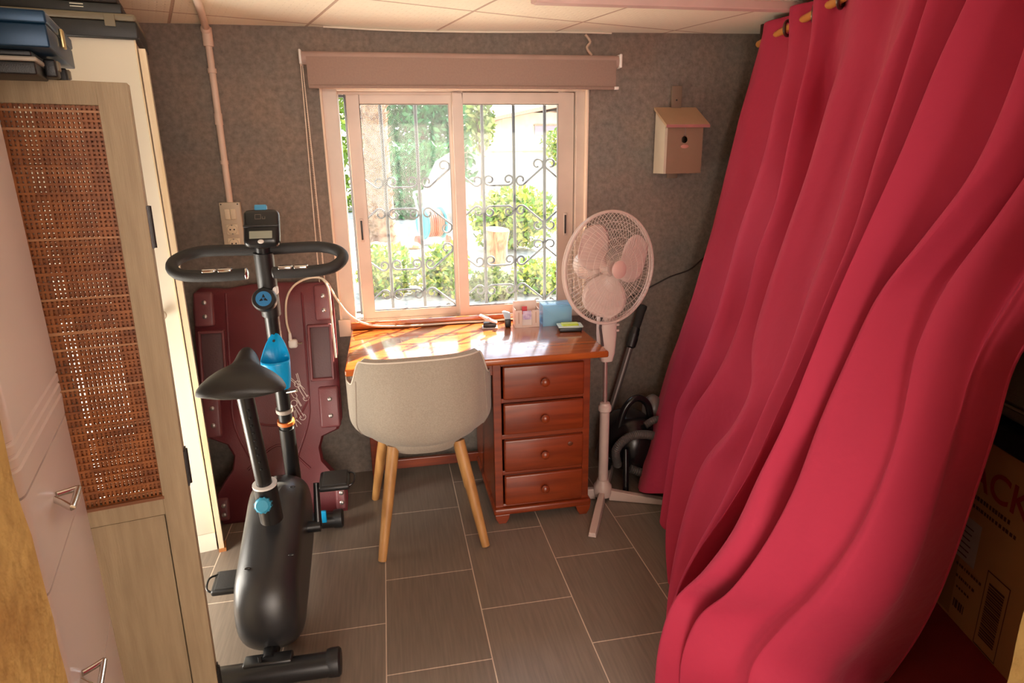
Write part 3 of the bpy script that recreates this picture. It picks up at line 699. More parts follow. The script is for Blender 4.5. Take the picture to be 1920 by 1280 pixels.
# stabilisers
def stab(x0, x1, y, z, r, lab=None):
    b = MB().cyl((x0, y, z), (x1, y-.006, z), r, n=26).build('stabiliser', blacksat, bk_)
    for x, s in ((x0, -1), (x1, 1)):
        MB().lathe([(r+.004, -.03), (r+.006, -.02), (r+.006, .004), (r, .010), (.004, .012)], (x, y, z), (s, 0, 0), 26).build('end_cap', black, b)
    return b
s1 = stab(-.68, -.232, 1.668, .045, .036); s2 = stab(-.62, -.272, 2.505, .042, .033)
mb = MB(); mb.rbox((-.50, 1.655, .05), (-.36, 1.70, .088), .006); mb.cyl((-.45, 1.668, .085), (-.45, 1.668, .105), .006); mb.build('clamp_plate', blacksat, bk_)
MB().tube([(-.43, 1.68, .07), (-.43, 1.85, .065), (-.43, 2.2, .07), (-.43, 2.5, .06)], .024, 12).build('main_beam', blacksat, bk_)
MB().rbox((-.345, 2.462, .052), (-.325, 2.476, .105), .003).build('blue_tab', blue, s2)
# stem
st0, st1 = V3((-.405, 2.30, .12)), V3((-.382, 2.10, 1.25))
def stp(t): return st0.lerp(st1, t)
MB().tube([st0, stp(.42)], .027, 20).build('stem_tube', blacksat, bk_)
MB().tube([stp(.40), stp(1.0)], .0235, 20).build('upper_stem_tube', blacksat, bk_)
MB().tube([stp(.80), stp(.985)], .030, 20).build('stem_sleeve', black, bk_)
MB().tube([stp(.478), stp(.490)], .0285, 20).build('collar', M('warm_grey_collar', (.35, .30, .26), .5), bk_)
def ringband(t0, t1, r, col, nm): return MB().tube([stp(t0), stp(t1)], r, 20).build(nm, col, bk_)
ringband(.435, .447, .0292, M('orange_band', (.55, .13, .02), .5), 'orange_band')
MB().tube([stp(.55)+V3((.02, -.02, 0)), stp(.55)+V3((.055, -.035, .01))], [.005, .006], 10).build('lock_pin', chrome, bk_)
kn = MB().lathe([(.012, -.028), (.034, -.02), (.038, -.008), (.038, .008), (.034, .014), (.006, .014)], (-.392, 2.085, 1.085), (0, -.9, .42), 28).build('tension_knob', black, bk_)
MB().lathe([(.024, 0), (.024, .003), (.002, .003)], V3((-.392, 2.085, 1.085))+V3((0, -.9, .42)).normalized()*.0135, (0, -.9, .42), 24).build('blue_dial', M('blue_dial_print', (.03, .20, .45), .4), kn)
mb = MB(); q = V3((-.392, 2.085, 1.085))+V3((0, -.9, .42)).normalized()*.018
for a in (90, 210, 330):
    dd = V3((math.cos(math.radians(a)), math.sin(math.radians(a))*.42, math.sin(math.radians(a))*.9)); mb.tube([q+dd*.004, q+dd*.014], [.005, .001], 6)
mb.build('dial_print', blacksat, kn)
MB().rbox((-.392, 2.10, 1.095), (-.353, 2.13, 1.122), .006).build('white_label', white_pl, kn)
# bottle holder: open cup with a pointed back plate
bh = V3((-.382, 2.108, .825))
mb = MB(); P = []
for i in range(25):
    a = -PI*.5+2*PI*i/24
    back = max(0, math.sin(a))
    rx, ry = .044, .036
    x = math.cos(a)*rx; y = -.025+math.sin(a)*ry
    zt = .060+.080*back**1.6
    kx = 1-.12*back**2.2
    P.append([bh+V3((x*.80, y*.8, -.035)), bh+V3((x*.93, y*.93, 0)), bh+V3((x, y, .05)), bh+V3((x*kx, y+.012*back, zt))])
mb.grid(P)
mb.add([p[0] for p in P[:-1]], [tuple(range(24))])
MBo = mb.build('bottle_holder', M('bright_cyan_plastic', (.0, .40, .86), .32), bk_, solid=.004)
MB().cyl(bh+V3((-.002, .006, .118)), bh+V3((-.002, .0, .118)), .004).build('screw', black, MBo)
# handlebars
hy0, hy1 = 2.105, 1.975
def hbar(s, xe, xg):
    c = -.386
    pts = [(c, hy0+.01, 1.238), (c+(xe-c)*.55, hy0, 1.243), (c+(xe-c)*.78, hy0-.006, 1.240), (c+(xe-c)*.93, hy0-.028, 1.231), (c+(xe-c)*1.0, (hy0+hy1)/2, 1.218), (c+(xe-c)*.95, hy1+.022, 1.202), (c+(xe-c)*.80, hy1, 1.190), (c+(xe-c)*.45, hy1-.004, 1.186), (xg, hy1-.004, 1.188)]
    pts = cat_rom(pts, 8)
    MB().tube(pts, .0175, 16).build('handlebar', bar, bk_)
    # pulse sensors
    for f in (.34, .52):
        x = c+(xe-c)*f
        MB().rbox((x-.020, hy1-.020, 1.196), (x+.020, hy1+.012, 1.208), .005).build('pulse_sensor', chrome, bk_)
    MB().ball((xg, hy1-.004, 1.188), (.007, .0180, .0180)).build('grip_end', chrome if s < 0 else black, bk_)
hbar(-1, -.628, -.412); hbar(1, -.138, -.335)
# console
CR = RX(math.radians(-52))@RZ(math.radians(0))
def con(p): return V3((-.372, 2.065, 1.312))+RX(math.radians(62))@V3(p)
def cbox(a, b, r): 
    m_ = MB().rbox(a, b, r, 4); m_.v = [con(p) for p in m_.v]; return m_
# local: x right, y up the face, z out of the face
cs = cbox((-.053, -.060, -.030), (.053, .060, .012), .020).build('console', blacksat, bk_)
cbox((-.050, -.004, .008), (.050, .004, .016), .004).build('ledge', black, cs)
cbox((-.033, -.040, .010), (.033, -.016, .0135), .0015).build('screen', M('grey_green_display', (.30, .31, .25), .3), cs)
m_ = MB().ball((0, 0, 0), (.009, .007, .003)); m_.v = [con(p+V3((0, -.050, .0125))) for p in m_.v]; m_.build('button', M('pale_button', (.72, .68, .64), .4), cs)
mb = MB(); mb.box((-.016, .022, .0115), (.002, .0235, .0128)).box((-.016, .036, .0115), (.002, .0375, .0128)).box((-.016, .022, .0115), (-.0145, .037, .0128)).box((.0005, .022, .0115), (.002, .037, .0128)).box((.005, .022, .0115), (.014, .0235, .0128)).box((.005, .022, .0115), (.0065, .03, .0128)).box((.0125, .022, .0115), (.014, .03, .0128))
mb.v = [con(p) for p in mb.v]; mb.build('face_print', M('dim_grey_print', (.16, .13, .11), .5), cs, smooth=False)
cbox((-.019, .052, -.012), (.017, .074, .004), .004).build('blue_clip', M('steel_blue_plastic', (.06, .28, .50), .4), cs)
# seat
P = []
SX = -.428
for (y, hw, zt, zb) in ((1.738, .012, .905, .900), (1.742, .075, .912, .893), (1.760, .112, .930, .888), (1.79, .124, .945, .886), (1.83, .116, .950, .886), (1.865, .095, .948, .889), (1.895, .065, .944, .893), (1.925, .047, .948, .895), (1.96, .039, .955, .897), (2.00, .036, .958, .900), (2.03, .029, .952, .906), (2.045, .016, .940, .915), (2.049, .004, .930, .922)):
    row = []
    sx_ = SX-.10*max(0, y-1.80)
    for k in range(28):
        a = 2*PI*k/28; c_, s_ = math.cos(a), math.sin(a)
        z = (zb+(zt-zb)*s_**.8*(1-.35*abs(c_)**2)) if s_ > 0 else zb+.012*s_*(1-abs(c_)**3)
        row.append(V3((sx_+hw*math.copysign(abs(c_)**.8, c_), y, z)))
    P.append(row)
mb = MB(); mb.grid(P, closed_v=True); n = 28; mb.add(P[0], [tuple(range(n))[::-1]]); mb.add(P[-1], [tuple(range(n))])
mb.build('saddle', M('black_saddle_vinyl', (.020, .019, .018), .45, bump=.15, bscale=500), bk_, subsurf=1)
MB().tube([(SX, 1.83, .875), (SX, 1.83, .895)], .03, 16).build('saddle_clamp', steel, bk_)
sp0, sp1 = V3((-.420, 1.893, .50)), V3((-.431, 1.832, .885))
post = MB().cyl(sp0, sp1, .0235, n=22).build('seat_post', blacksat, bk_)
mb = MB()
for k in range(9):
    p = sp0.lerp(sp1, .30+.066*k); mb.ball(p+V3((.006, -.0232, 0)), (.0042, .002, .0042), 10, 6)
mb.build('adjustment_hole', M('hole_black', (.002, .002, .002), .9), post)
sl = MB().tube([(-.4175, 1.905, .415), (-.421, 1.888, .548)], .0345, 22).build('post_sleeve', blacksat, bk_)
MB().lathe([(.028, -.002), (.0365, 0), (.0365, .006), (.026, .008)], (-.421, 1.888, .545), (-.02, -.12, 1), 24).build('sleeve_rim', M('rim_highlight', (.72, .70, .68), .35), sl)  # rim coloured pale to stand in for the glossy highlight there
kb = MB().lathe([(.010, -.02), (.010, 0), (.021, .004), (.024, .012), (.024, .024), (.018, .03), (.002, .031)], (-.425, 1.868, .492), (-.05, -.95, .25), 20).build('adjustment_knob', M('light_blue_knob', (.04, .30, .48), .4), bk_)
mb = MB()
kax = V3((-.05, -.95, .25)).normalized(); ku = kax.orthogonal().normalized(); kw = kax.cross(ku)
for k in range(12):
    a = 2*PI*k/12; c = V3((-.425, 1.868, .492))+(ku*math.cos(a)+kw*math.sin(a))*.0235; mb.cyl(c+kax*.004, c+kax*.024, .003, n=6)
mb.build('knob_rib', M('light_blue_knob', (.08, .42, .62)), kb)
# cranks and pedals
cc = V3((0, 2.06, .28))
def crank(s, x, tip, lab):
    a = MB(); tipv = V3((x, *tip))
    a.cyl((x-s*.035, cc.y, cc.z), (x+s*.008, cc.y, cc.z), .020).tube([(x, cc.y, cc.z), tipv], [.013, .010], 12)
    c_ = a.build('crank', blacksat, bk_)
    w0 = x+s*.012; w1 = x+s*.118
    if w0 > w1: w0, w1 = w1, w0
    R = RX(math.radians(8))
    pd = MB().rbox((w0, tip[0]-.052, tip[1]-.010), (w1, tip[0]+.050, tip[1]+.012), .009, 3, R=R).build('pedal', black, bk_)
    MB().rbox((w0+.012, tip[0]-.044, tip[1]+.008), (w1-.01, tip[0]+.042, tip[1]+.017), .006, 3, R=R, c=(w0, tip[0], tip[1])).build('tread', rubber, pd)
    xs = w1 if s > 0 else w0
    MB().tube(cat_rom([(xs-s*.012, tip[0]-.045, tip[1]-.004), (xs+s*.012, tip[0]-.035, tip[1]+.006), (xs+s*.014, tip[0]+.01, tip[1]+.016), (xs-s*.01, tip[0]+.03, tip[1]+.014)], 5), .0035, 8).build('strap', blacksat, pd)
crank(1, -.302, (2.115, .418), 'r'); crank(-1, -.535, (2.01, .135), 'l')
MB().cyl((-.535, 2.06, .28), (-.302, 2.06, .28), .012).build('crank_axle', blacksat, bk_)

# ======================= CREEPER BOARD =======================
cr = thing('mechanic_creeper', 'maroon plastic mechanic creeper board standing against the wall behind the bike', 'creeper board', (-.53, 2.72, 0))
def cry(z): return 2.665+.275*z/.98
def cpt(x, z, d=0): return V3((x, cry(z)-d, z))
outl = [(-.775, .0), (-.800, .06), (-.800, .12), (-.765, .17), (-.725, .22), (-.715, .28), (-.740, .33), (-.805, .36), (-.832, .40), (-.838, .90), (-.832, .965), (-.805, .985), (-.70, .975), (-.60, .990), (-.48, .992), (-.37, .985), (-.285, .985), (-.262, .965), (-.254, .90), (-.250, .40), (-.268, .355), (-.335, .33), (-.352, .28), (-.345, .22), (-.300, .165), (-.252, .14), (-.248, .06), (-.255, .0)]
mb = MB(); n = len(outl)
F = [cpt(x, z, .030) for x, z in outl]; Bk = [cpt(x, z, 0) for x, z in outl]
ce = (-.53, .5)
In = [cpt(ce[0]+(x-ce[0])*.955, ce[1]+(z-ce[1])*.975, .040) for x, z in outl]
mb.add(F+Bk+In, [(i, (i+1) % n, n+(i+1) % n, n+i) for i in range(n)]+[(2*n+i, 2*n+(i+1) % n, (i+1) % n, i) for i in range(n)]+[tuple(range(n, 2*n)), tuple(range(3*n-1, 2*n-1, -1))])
body = mb.build('board', maroon, cr)
def cblk(x0, x1, z0, z1, d0, d1, nm, mat, par, r=.01):
    m_ = MB().rbox((x0, -d1, z0), (x1, -d0, z1), r, 3)
    m_.v = [V3((p.x, cry(p.z)+p.y, p.z)) for p in m_.v]; return m_.build(nm, mat, par)
mar2 = M('greyed_maroon_plastic', (.19, .055, .062), .38, bump=.2, bscale=200); mard = M('tray_maroon_grey', (.11, .055, .06), .5, bump=.3, bscale=120)
for (x0, x1, z0, z1) in ((-.832, -.750, .828, .972), (-.335, -.262, .826, .978), (-.825, -.752, .368, .545), (-.345, -.256, .368, .545), (-.795, -.745, .02, .115), (-.302, -.255, .015, .12)):
    b_ = cblk(x0, x1, z0, z1, .02, .052, 'corner_block', mar2, cr, .012)
    for f in (.30, .70):
        c = V3(((x0+x1)/2+.004, cry(z0+(z1-z0)*f)-.052, z0+(z1-z0)*f))
        MB().lathe([(.010, 0), (.010, .002), (.006, .005), (.002, .0055)], c, (0, -1, .2), 14).build('bolt', screw, b_)
for (x0, x1) in ((-.822, -.715), (-.372, -.268)):
    t_ = MB(); z0, z1 = .572, .812
    for a, b in (((x0, z0), (x0+.012, z1)), ((x1-.012, z0), (x1, z1)), ((x0, z0), (x1, z0+.012)), ((x0, z1-.012), (x1, z1))):
        t_.rbox((a[0], -.056, a[1]), (b[0], -.03, b[1]), .005)
    t_.v = [V3((p.x, cry(p.z)+p.y, p.z)) for p in t_.v]; tr_ = t_.build('side_tray', mar2, cr)
    cblk(x0+.01, x1-.01, z0+.01, z1-.01, .034, .043, 'tray_bottom', mard, tr_, .003)
# head-rest crease and belly relief
mb = MB()
for pts in ([(-.70, .96), (-.705, .60), (-.70, .40), (-.62, .20), (-.60, .04)], [(-.385, .95), (-.385, .55), (-.395, .40), (-.46, .22), (-.47, .04)], [(-.385, .50), (-.44, .42), (-.53, .395), (-.62, .42), (-.69, .50)], [(-.66, .22), (-.56, .30), (-.50, .30), (-.40, .20)]):
    mb.tube(cat_rom([cpt(x, z, .038) for x, z in pts], 6), .006, 8)
mb.build('moulded_rib', maroon, body)
wpr = M('pale_tool_print', (.80, .68, .66), .6)
def tool(x, z, L_, kind):
    mb = MB(); a = math.radians(-62); dx, dz = math.cos(a), math.sin(a)
    P_ = lambda t, s: cpt(x+dx*t-dz*s, z+dz*t+dx*s, .0425)
    w = .0016
    def ln(ps, closed=False): mb.tube([P_(*p) for p in ps], w, 5, closed=closed)
    if kind == 'wrench':
        ln([(0, -.006), (L_, -.006)]); ln([(0, .006), (L_, .006)]); ln([(L_+.012*math.cos(t), .013*math.sin(t)) for t in [-2.3+4.6*i/12 for i in range(13)]]); ln([(-.01+.013*math.cos(t), .013*math.sin(t)) for t in [2*PI*i/12 for i in range(12)]], True)
    if kind == 'pliers':
        ln([(0, -.014), (L_*.5, -.003), (L_, -.010)]); ln([(0, .014), (L_*.5, .003), (L_, .010)]); ln([(L_*.5, -.003), (L_*.8, .008)]); ln([(0, -.020), (L_*.5, -.010)]); ln([(0, .020), (L_*.5, .010)])
    if kind == 'driver':
        ln([(0, -.008), (.028, -.008), (.034, -.002), (L_, -.002)]); ln([(0, .008), (.028, .008), (.034, .002), (L_, .002)]); ln([(0, -.008), (0, .008)])
    mb.build('tool_print', wpr, body)
tool(-.445, .60, .075, 'pliers'); tool(-.425, .555, .06, 'wrench'); tool(-.455, .535, .075, 'driver'); tool(-.445, .475, .06, 'wrench'); tool(-.465, .445, .065, 'pliers')

# ======================= EXTENSION CORD =======================
ec = thing('extension_cord', 'cream extension cord looping over the maroon board and along the desk back', 'extension cord', (-.45, 2.87, .70))
p0 = V3((-.434, 2.795, .752))
mb = MB()
mb.tube(cat_rom([p0+V3((-.004, 0, .03)), (-.450, 2.812, .84), (-.447, 2.85, .925), (-.418, 2.88, .978), (-.366, 2.905, 1.005), (-.31, 2.91, 1.008), (-.275, 2.905, .985), (-.25, 2.905, .93), (-.225, 2.91, .88), (-.19, 2.91, .83), (-.13, 2.92, .785), (-.05, 2.925, .765), (.10, 2.93, .757), (.30, 2.938, .757), (.50, 2.94, .756), (.86, 2.95, .772)], 8), .0048, 10)
mb.build('cable', cord_m, ec)
mb = MB(); mb.tube(cat_rom([(-.295, 2.905, 1.004), (-.268, 2.87, .96), (-.262, 2.83, .82), (-.256, 2.785, .67)], 8), .0042, 8); mb.build('cable_tail', cord_m, ec)
pl = MB().rbox((p0.x-.016, p0.y-.016, p0.z-.026), (p0.x+.022, p0.y+.014, p0.z+.012), .010).cyl(p0+V3((-.006, 0, 0)), p0+V3((-.006, 0, .04)), .0085, .006).build('plug', white_pl, ec)
MB().cyl(p0+V3((.022, -.006, -.008)), p0+V3((.042, -.006, -.008)), .0024, n=8).cyl(p0+V3((.022, .006, -.008)), p0+V3((.042, .006, -.008)), .0024, n=8).build('pin', chrome, pl)
ps = thing('power_strip', 'ivory power strip on the wall ledge behind the fan', 'power strip', (.93, 2.96, .75))
MB().rbox((.84, 2.945, .752), (1.02, 2.99, .792), .008).build('strip_body', ivory, ps)
for x in (.885, .95): MB().lathe([(.019, 0), (.019, .002), (.016, .0021), (.016, .001)], (x, 2.967, .791), (0, 0, 1), 20).build('socket', M('pale_socket', (.66, .58, .42), .4), ps)
# ======================= FAN =======================
fanp = M('aged_white_plastic', (.64, .50, .45), .4); wire = M('white_coated_wire', (.66, .53, .47), .45)
FB = V3((.888, 2.486, 0))
fn = thing('pedestal_fan', 'white pedestal fan with three blades beside the desk', 'fan', tuple(FB))
def dirv(dx, dy): return V3((dx, dy, 0)).normalized()
lg = [dirv(-.149, -.302), dirv(.93, -.37), dirv(.149, .302), dirv(-.93, .37)]
for i, d in enumerate(lg):
    ln_ = .325 if i < 2 else .30; w_ = V3((-d.y, d.x, 0)); P = []
    for t, hw, zt in ((.03, .016, .052), (.12, .018, .040), (.25, .019, .028), (ln_, .017, .022)):
        c = FB+d*t; P.append([c-w_*hw, c-w_*hw*.8+V3((0, 0, zt)), c+w_*hw*.8+V3((0, 0, zt)), c+w_*hw])
    for row in P:
        row[0].z = .002; row[3].z = .002
    mb = MB(); mb.grid(P, closed_v=True); mb.add(P[0], [(0, 1, 2, 3)]); mb.add(P[-1], [(3, 2, 1, 0)])
    mb.build('base_leg', fanp, fn, bevel=.003)
MB().lathe([(.038, .02), (.042, .04), (.040, .07), (.030, .085), (.026, .10)], FB, n=28).build('base_hub', fanp, fn)
MB().lathe([(.0215, .09), (.0215, .425), (.024, .43), (.029, .435), (.029, .455), (.024, .46), (.022, .47), (.011, .474)], FB, n=28).build('lower_tube', fanp, fn)
MB().cyl(FB+V3((0, 0, .46)), FB+V3((-.004, 0, .70)), .0095, n=16).build('inner_tube', M('pink_metal_tube', (.50, .34, .32), .3, .6), fn)
hub = V3((.866, 2.385, 1.078)); nrm = V3((.335, -.935, .03)).normalized()
u_ = nrm.cross(V3((0, 0, 1))).normalized()*-1; v_ = u_.cross(nrm)*1
if v_.z < 0: v_ = -v_
bx = MB(); P = []
for z, hx, hy in ((.665, .026, .028), (.70, .034, .034), (.78, .040, .036), (.86, .040, .036), (.92, .030, .030), (.97, .022, .024)):
    P.append([V3((FB.x-.002+hx*math.copysign(abs(math.cos(a))**.6, math.cos(a)), FB.y+hy*math.copysign(abs(math.sin(a))**.6, math.sin(a)), z)) for a in [2*PI*k/24 for k in range(24)]])
bx.grid(P, closed_v=True); bx.add(P[0], [tuple(range(24))[::-1]]); bx.add(P[-1], [tuple(range(24))])
ctl = bx.build('control_box', fanp, fn)
for z in (.80, .825, .85): MB().rbox((FB.x+.032, FB.y-.026, z-.005), (FB.x+.046, FB.y-.012, z+.005), .003).build('switch_button', fanp, ctl)
MB().tube([(FB.x-.03, FB.y-.03, .90), (FB.x-.042, FB.y-.034, .82), (FB.x-.030, FB.y-.036, .74)], .006, 8).build('handle_slot', M('dark_slot', (.06, .04, .04), .7), ctl)
mot = MB(); mot.lathe([(.02, -.205), (.045, -.20), (.062, -.17), (.066, -.12), (.062, -.08), (.04, -.06)], hub, nrm, 30)
mot.build('motor_housing', fanp, fn)
MB().tube([hub-nrm*.12+V3((0, 0, -.05)), hub-nrm*.115+V3((.02, 0, -.10)), V3((FB.x, FB.y, .95))], [.030, .026, .022], 16).build('neck', fanp, fn)
MB().cyl(hub-nrm*.07, hub, .006, n=10).build('shaft', steel, fn)
R_ = .222
def cp(r, a, d): return hub+(u_*math.cos(a)+v_*math.sin(a))*r+nrm*d
for nm, d0, s in (('front_grille', .0, 1), ('rear_grille', -.02, -1)):
    mb = MB(); N = 72
    for k in range(N):
        a = 2*PI*k/N
        pts = [cp(r, a+s*.35*(r/R_-.2), d0+s*dd) for r, dd in ((.034, .045), (.09, .042), (.15, .034), (.195, .018), (R_-.004, .0))]
        mb.tube(cat_rom(pts, 2), .0007, 4, caps=False)
    for r, dd in ((.036, .046), (.065, .044), (.095, .042), (.125, .040), (.155, .033), (.185, .024)):
        mb.tube([cp(r, 2*PI*k/60, d0+s*dd) for k in range(60)], .0009, 4, closed=True)
    mb.build(nm, wire, fn)
MB().tube([cp(R_, 2*PI*k/80, -.010) for k in range(80)], .0062, 8, closed=True).build('grille_rim', fanp, fn)
MB().tube([cp(R_-.001, 2*PI*k/80, -.024) for k in range(80)], .0045, 8, closed=True).build('rear_grille_rim', fanp, fn)
MB().lathe([(.034, .040), (.036, .046), (.026, .052), (.003, .054)], hub, nrm, 28).build('badge', M('rosy_hub_badge', (.66, .42, .38), .35), fn)
MB().lathe([(.030, -.035), (.032, .0), (.028, .012), (.002, .014)], hub-nrm*.005, nrm, 28).build('blade_hub', fanp, fn)
blm = M('translucent_white_blade', (.66, .51, .46), .35)
for ang in (128, 8, 252):
    a0 = math.radians(ang); P = []
    for i in range(15):
        t = i/14; r = .026+.172*t
        half = .16+.62*math.sin(min(1, t*1.15)*PI*.62)**.9
        if t > .80: half *= math.sqrt(max(.02, 1-((t-.80)/.21)**2))
        row = []
        for j in range(11):
            s = j/10*2-1; a = a0+s*half*(.032+.11)/(r+.05)*1.28+.10*t
            row.append(cp(r, a, -.010+.026*s*(1-.35*t)))
        P.append(row)
    MB().grid(P).build('blade', blm, fn, solid=.002)

# ======================= VACUUM CLEANER =======================
blk2 = M('gloss_black_shell', (.012, .011, .012), .25)
hose = M('grey_ribbed_hose', (.10, .09, .085), .5)
vc = thing('vacuum_cleaner', 'black canister vacuum cleaner with grey hose in the far right corner', 'vacuum cleaner', (1.10, 2.72, 0))
mb = MB().ball((1.10, 2.72, .17), (.135, .17, .155), 26, 16)
for p in mb.v:
    if p.z < .05: p.z = .05
mb.build('canister', blk2, vc)
MB().tube(cat_rom([(1.02, 2.66, .25), (1.05, 2.66, .36), (1.11, 2.665, .405), (1.17, 2.67, .36), (1.19, 2.67, .25)], 8), .017, 12).build('carry_handle', blk2, vc)
MB().ball((1.225, 2.74, .30), (.05, .06, .085), 18, 12).build('dust_cup', M('grey_translucent_cup', (.16, .14, .13), .3), vc)
for x, y in ((.985, 2.74), (1.215, 2.74)): MB().lathe([(.01, -.015), (.062, -.012), (.066, 0), (.062, .012), (.01, .015)], (x, y, .066), (1, 0, 0), 26).build('wheel', blk2, vc)
hp = cat_rom([(1.0, 2.60, .10), (.975, 2.56, .20), (1.03, 2.55, .262), (1.12, 2.56, .262), (1.22, 2.58, .215), (1.29, 2.62, .13), (1.26, 2.60, .06), (1.15, 2.56, .055), (1.05, 2.575, .09)], 22)
mb = MB(); mb.tube(hp, [.019+.0022*(k % 2) for k in range(len(hp))], 12); mb.build('hose', hose, vc)
hp = cat_rom([(1.13, 2.60, .29), (1.18, 2.60, .315), (1.24, 2.62, .29), (1.30, 2.66, .22)], 14)
MB().tube(hp, [.016+.002*(k % 2) for k in range(len(hp))], 12).build('hose', hose, vc)
MB().tube([(1.005, 2.50, .015), (1.01, 2.52, .12), (1.02, 2.555, .20)], [.014, .013, .012], 10).build('crevice_nozzle', blk2, vc)
wn = thing('vacuum_wand', 'black-handled vacuum wand leaning in the corner behind the fan', 'vacuum wand', (1.0, 2.82, 0))
w0, w1 = V3((.985, 2.86, .02)), V3((1.222, 2.93, .755))
MB().cyl(w0, w0.lerp(w1, .80), .0155, n=18).build('tube', M('grey_metal_tube', (.20, .17, .16), .4, .5), wn)
g0 = w0.lerp(w1, .76); ax_ = (w1-w0).normalized()
MB().lathe([(.018, 0), (.026, .008), (.027, .05), (.024, .06), (.025, .068), (.025, .078), (.022, .085), (.022, .10), (.017, .112)], g0, ax_, 22).build('locking_collar', black, wn)
MB().lathe([(.017, .10), (.020, .12), (.021, .19), (.024, .21), (.022, .222), (.006, .225)], g0, ax_, 22).build('grip', rubber, wn)

# ======================= ROLLER BLIND =======================
taupe = M('taupe_blind_fabric', (.30, .20, .16), .85, col2=(.28, .185, .15), nscale=120, bump=.2, bscale=400)
rb = thing('roller_blind', 'rolled-up taupe roller blind above the window', 'blind', (.38, 2.95, 1.92))
MB().cyl((-.293, 2.945, 1.912), (1.068, 2.945, 1.912), .0255, n=30).build('roll', M('taupe_blind_roll', (.42, .29, .25), .7, bump=.15, bscale=400), rb)
MB().box((-.275, 2.917, 1.800), (1.052, 2.9195, 1.915)).build('fabric_panel', taupe, rb, smooth=False)
MB().rbox((-.275, 2.912, 1.793), (1.045, 2.925, 1.806), .003).build('bottom_bar', taupe, rb)
MB().rbox((1.045, 2.910, 1.793), (1.066, 2.927, 1.806), .003).build('bar_end', white_pl, rb)
for x0, x1 in ((-.303, -.293), (1.068, 1.080)): MB().rbox((x0, 2.915, 1.885), (x1, 2.998, 1.942), .004).lathe([(.029, 0), (.029, .006)], ((x0+x1)/2-.003, 2.945, 1.912), (1, 0, 0), 24).build('bracket', white_pl, rb)
mb = MB()
for dx, yb in ((-.004, 2.93), (.010, 2.955)):
    pts = [V3((-.298+dx*.3, yb, 1.90)), V3((-.300+dx, yb, 1.5)), V3((-.303+dx*1.5, yb, 1.1)), V3((-.305+dx*1.5, yb, .80))]
    mb.tube(pts, .0019, 6)
    for k in range(150):
        t = k/149; p = pts[0].lerp(pts[-1], t); mb.ball(p, .0026, 6, 4)
mb.build('bead_chain', M('cream_bead_chain', (.74, .60, .48), .5), rb)

# ======================= NEST BOX =======================
nbf = M('brown_plywood_front', (.30, .19, .125), .6, col2=(.27, .17, .11), nscale=6); nbr = M('tan_plywood', (.52, .36, .22), .6, col2=(.48, .33, .20), nscale=8)
nb = thing('nest_box', 'small wooden nest box with sloping roof hanging on the felt wall', 'birdhouse', (1.37, 2.99, 1.53))
BX0, BX1, BY0, BY1 = 1.287, 1.462, 2.862, 2.978
def pr(poly, x0, x1, nm, mat, **k): return MB().prism(poly, (x1-x0, 0, 0), lambda y, z: V3((x0, y, z))).build(nm, mat, nb, smooth=False, **k)
side = [(BY0, 1.425), (BY1, 1.425), (BY1, 1.700), (BY0, 1.634)]
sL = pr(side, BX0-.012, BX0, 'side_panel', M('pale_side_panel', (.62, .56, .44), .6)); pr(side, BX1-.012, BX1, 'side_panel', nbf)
fm = MB(); cxh, czh, rh = 1.372, 1.575, .0155; N = 32
ring_in = [V3((cxh+rh*math.cos(2*PI*k/N), BY0, czh+rh*math.sin(2*PI*k/N))) for k in range(N)]
def edge(a):
    dx, dz = math.cos(a), math.sin(a); x0, x1, z0, z1 = cxh-.022, cxh+.022, czh-.022, czh+.022
    t = min([((x1-cxh)/dx if dx > 1e-6 else (x0-cxh)/dx if dx < -1e-6 else 9), ((z1-czh)/dz if dz > 1e-6 else (z0-czh)/dz if dz < -1e-6 else 9)])
    return V3((cxh+dx*t, BY0, czh+dz*t))
angs = [2*PI*k/N for k in range(N)]
fm.add(ring_in+[edge(a) for a in angs]+[p+V3((0, .004, 0)) for p in ring_in], [(k, (k+1) % N, N+(k+1) % N, N+k) for k in range(N)]+[(k, 2*N+k, 2*N+(k+1) % N, (k+1) % N) for k in range(N)])
for (x, z) in ((BX0, 1.425), (BX1-.012, 1.425), (BX0, 1.632), (BX1-.012, 1.632)): pass
fm.box((BX0, BY0, 1.425), (cxh-.022, BY0+.012, 1.632)).box((cxh+.022, BY0, 1.425), (BX1-.012, BY0+.012, 1.632)).box((cxh-.022, BY0, 1.425), (cxh+.022, BY0+.012, czh-.022)).box((cxh-.022, BY0, czh+.022), (cxh+.022, BY0+.012, 1.632))
fp = fm.build('front_panel', nbf, nb, smooth=False)
MB().box((BX0, BY1-.01, 1.425), (BX1-.012, BY1, 1.69)).box((BX0+.001, BY0+.013, 1.426), (BX1-.013, BY1-.011, 1.437)).build('box_bottom', nbf, nb, smooth=False)
rf = MB(); rf.prism([(2.835, 1.626), (2.985, 1.712), (2.985, 1.724), (2.835, 1.640)], (.212, 0, 0), lambda y, z: V3((1.268, y, z)))
rfo = rf.build('roof', nbr, nb, smooth=False, bevel=.001)
MB().box((1.268, 2.8335, 1.6265), (1.480, 2.8352, 1.6395)).build('painted_edge', M('faded_rose_paint', (.42, .17, .16), .6), rfo, smooth=False)
MB().ball((1.374, 2.861, 1.545), (.020, .002, .009), 20, 8).build('painted_lip', M('pink_paint', (.60, .28, .23), .6), fp)
MB().tube(cat_rom([(1.371, 2.859, 1.627), (1.373, 2.857, 1.61), (1.370, 2.858, 1.598), (1.374, 2.859, 1.591)], 5), .0008, 5).tube([(1.366, 2.8595, 1.592), (1.382, 2.8595, 1.5925)], .0015, 6).build('wire_loop', screw, fp)
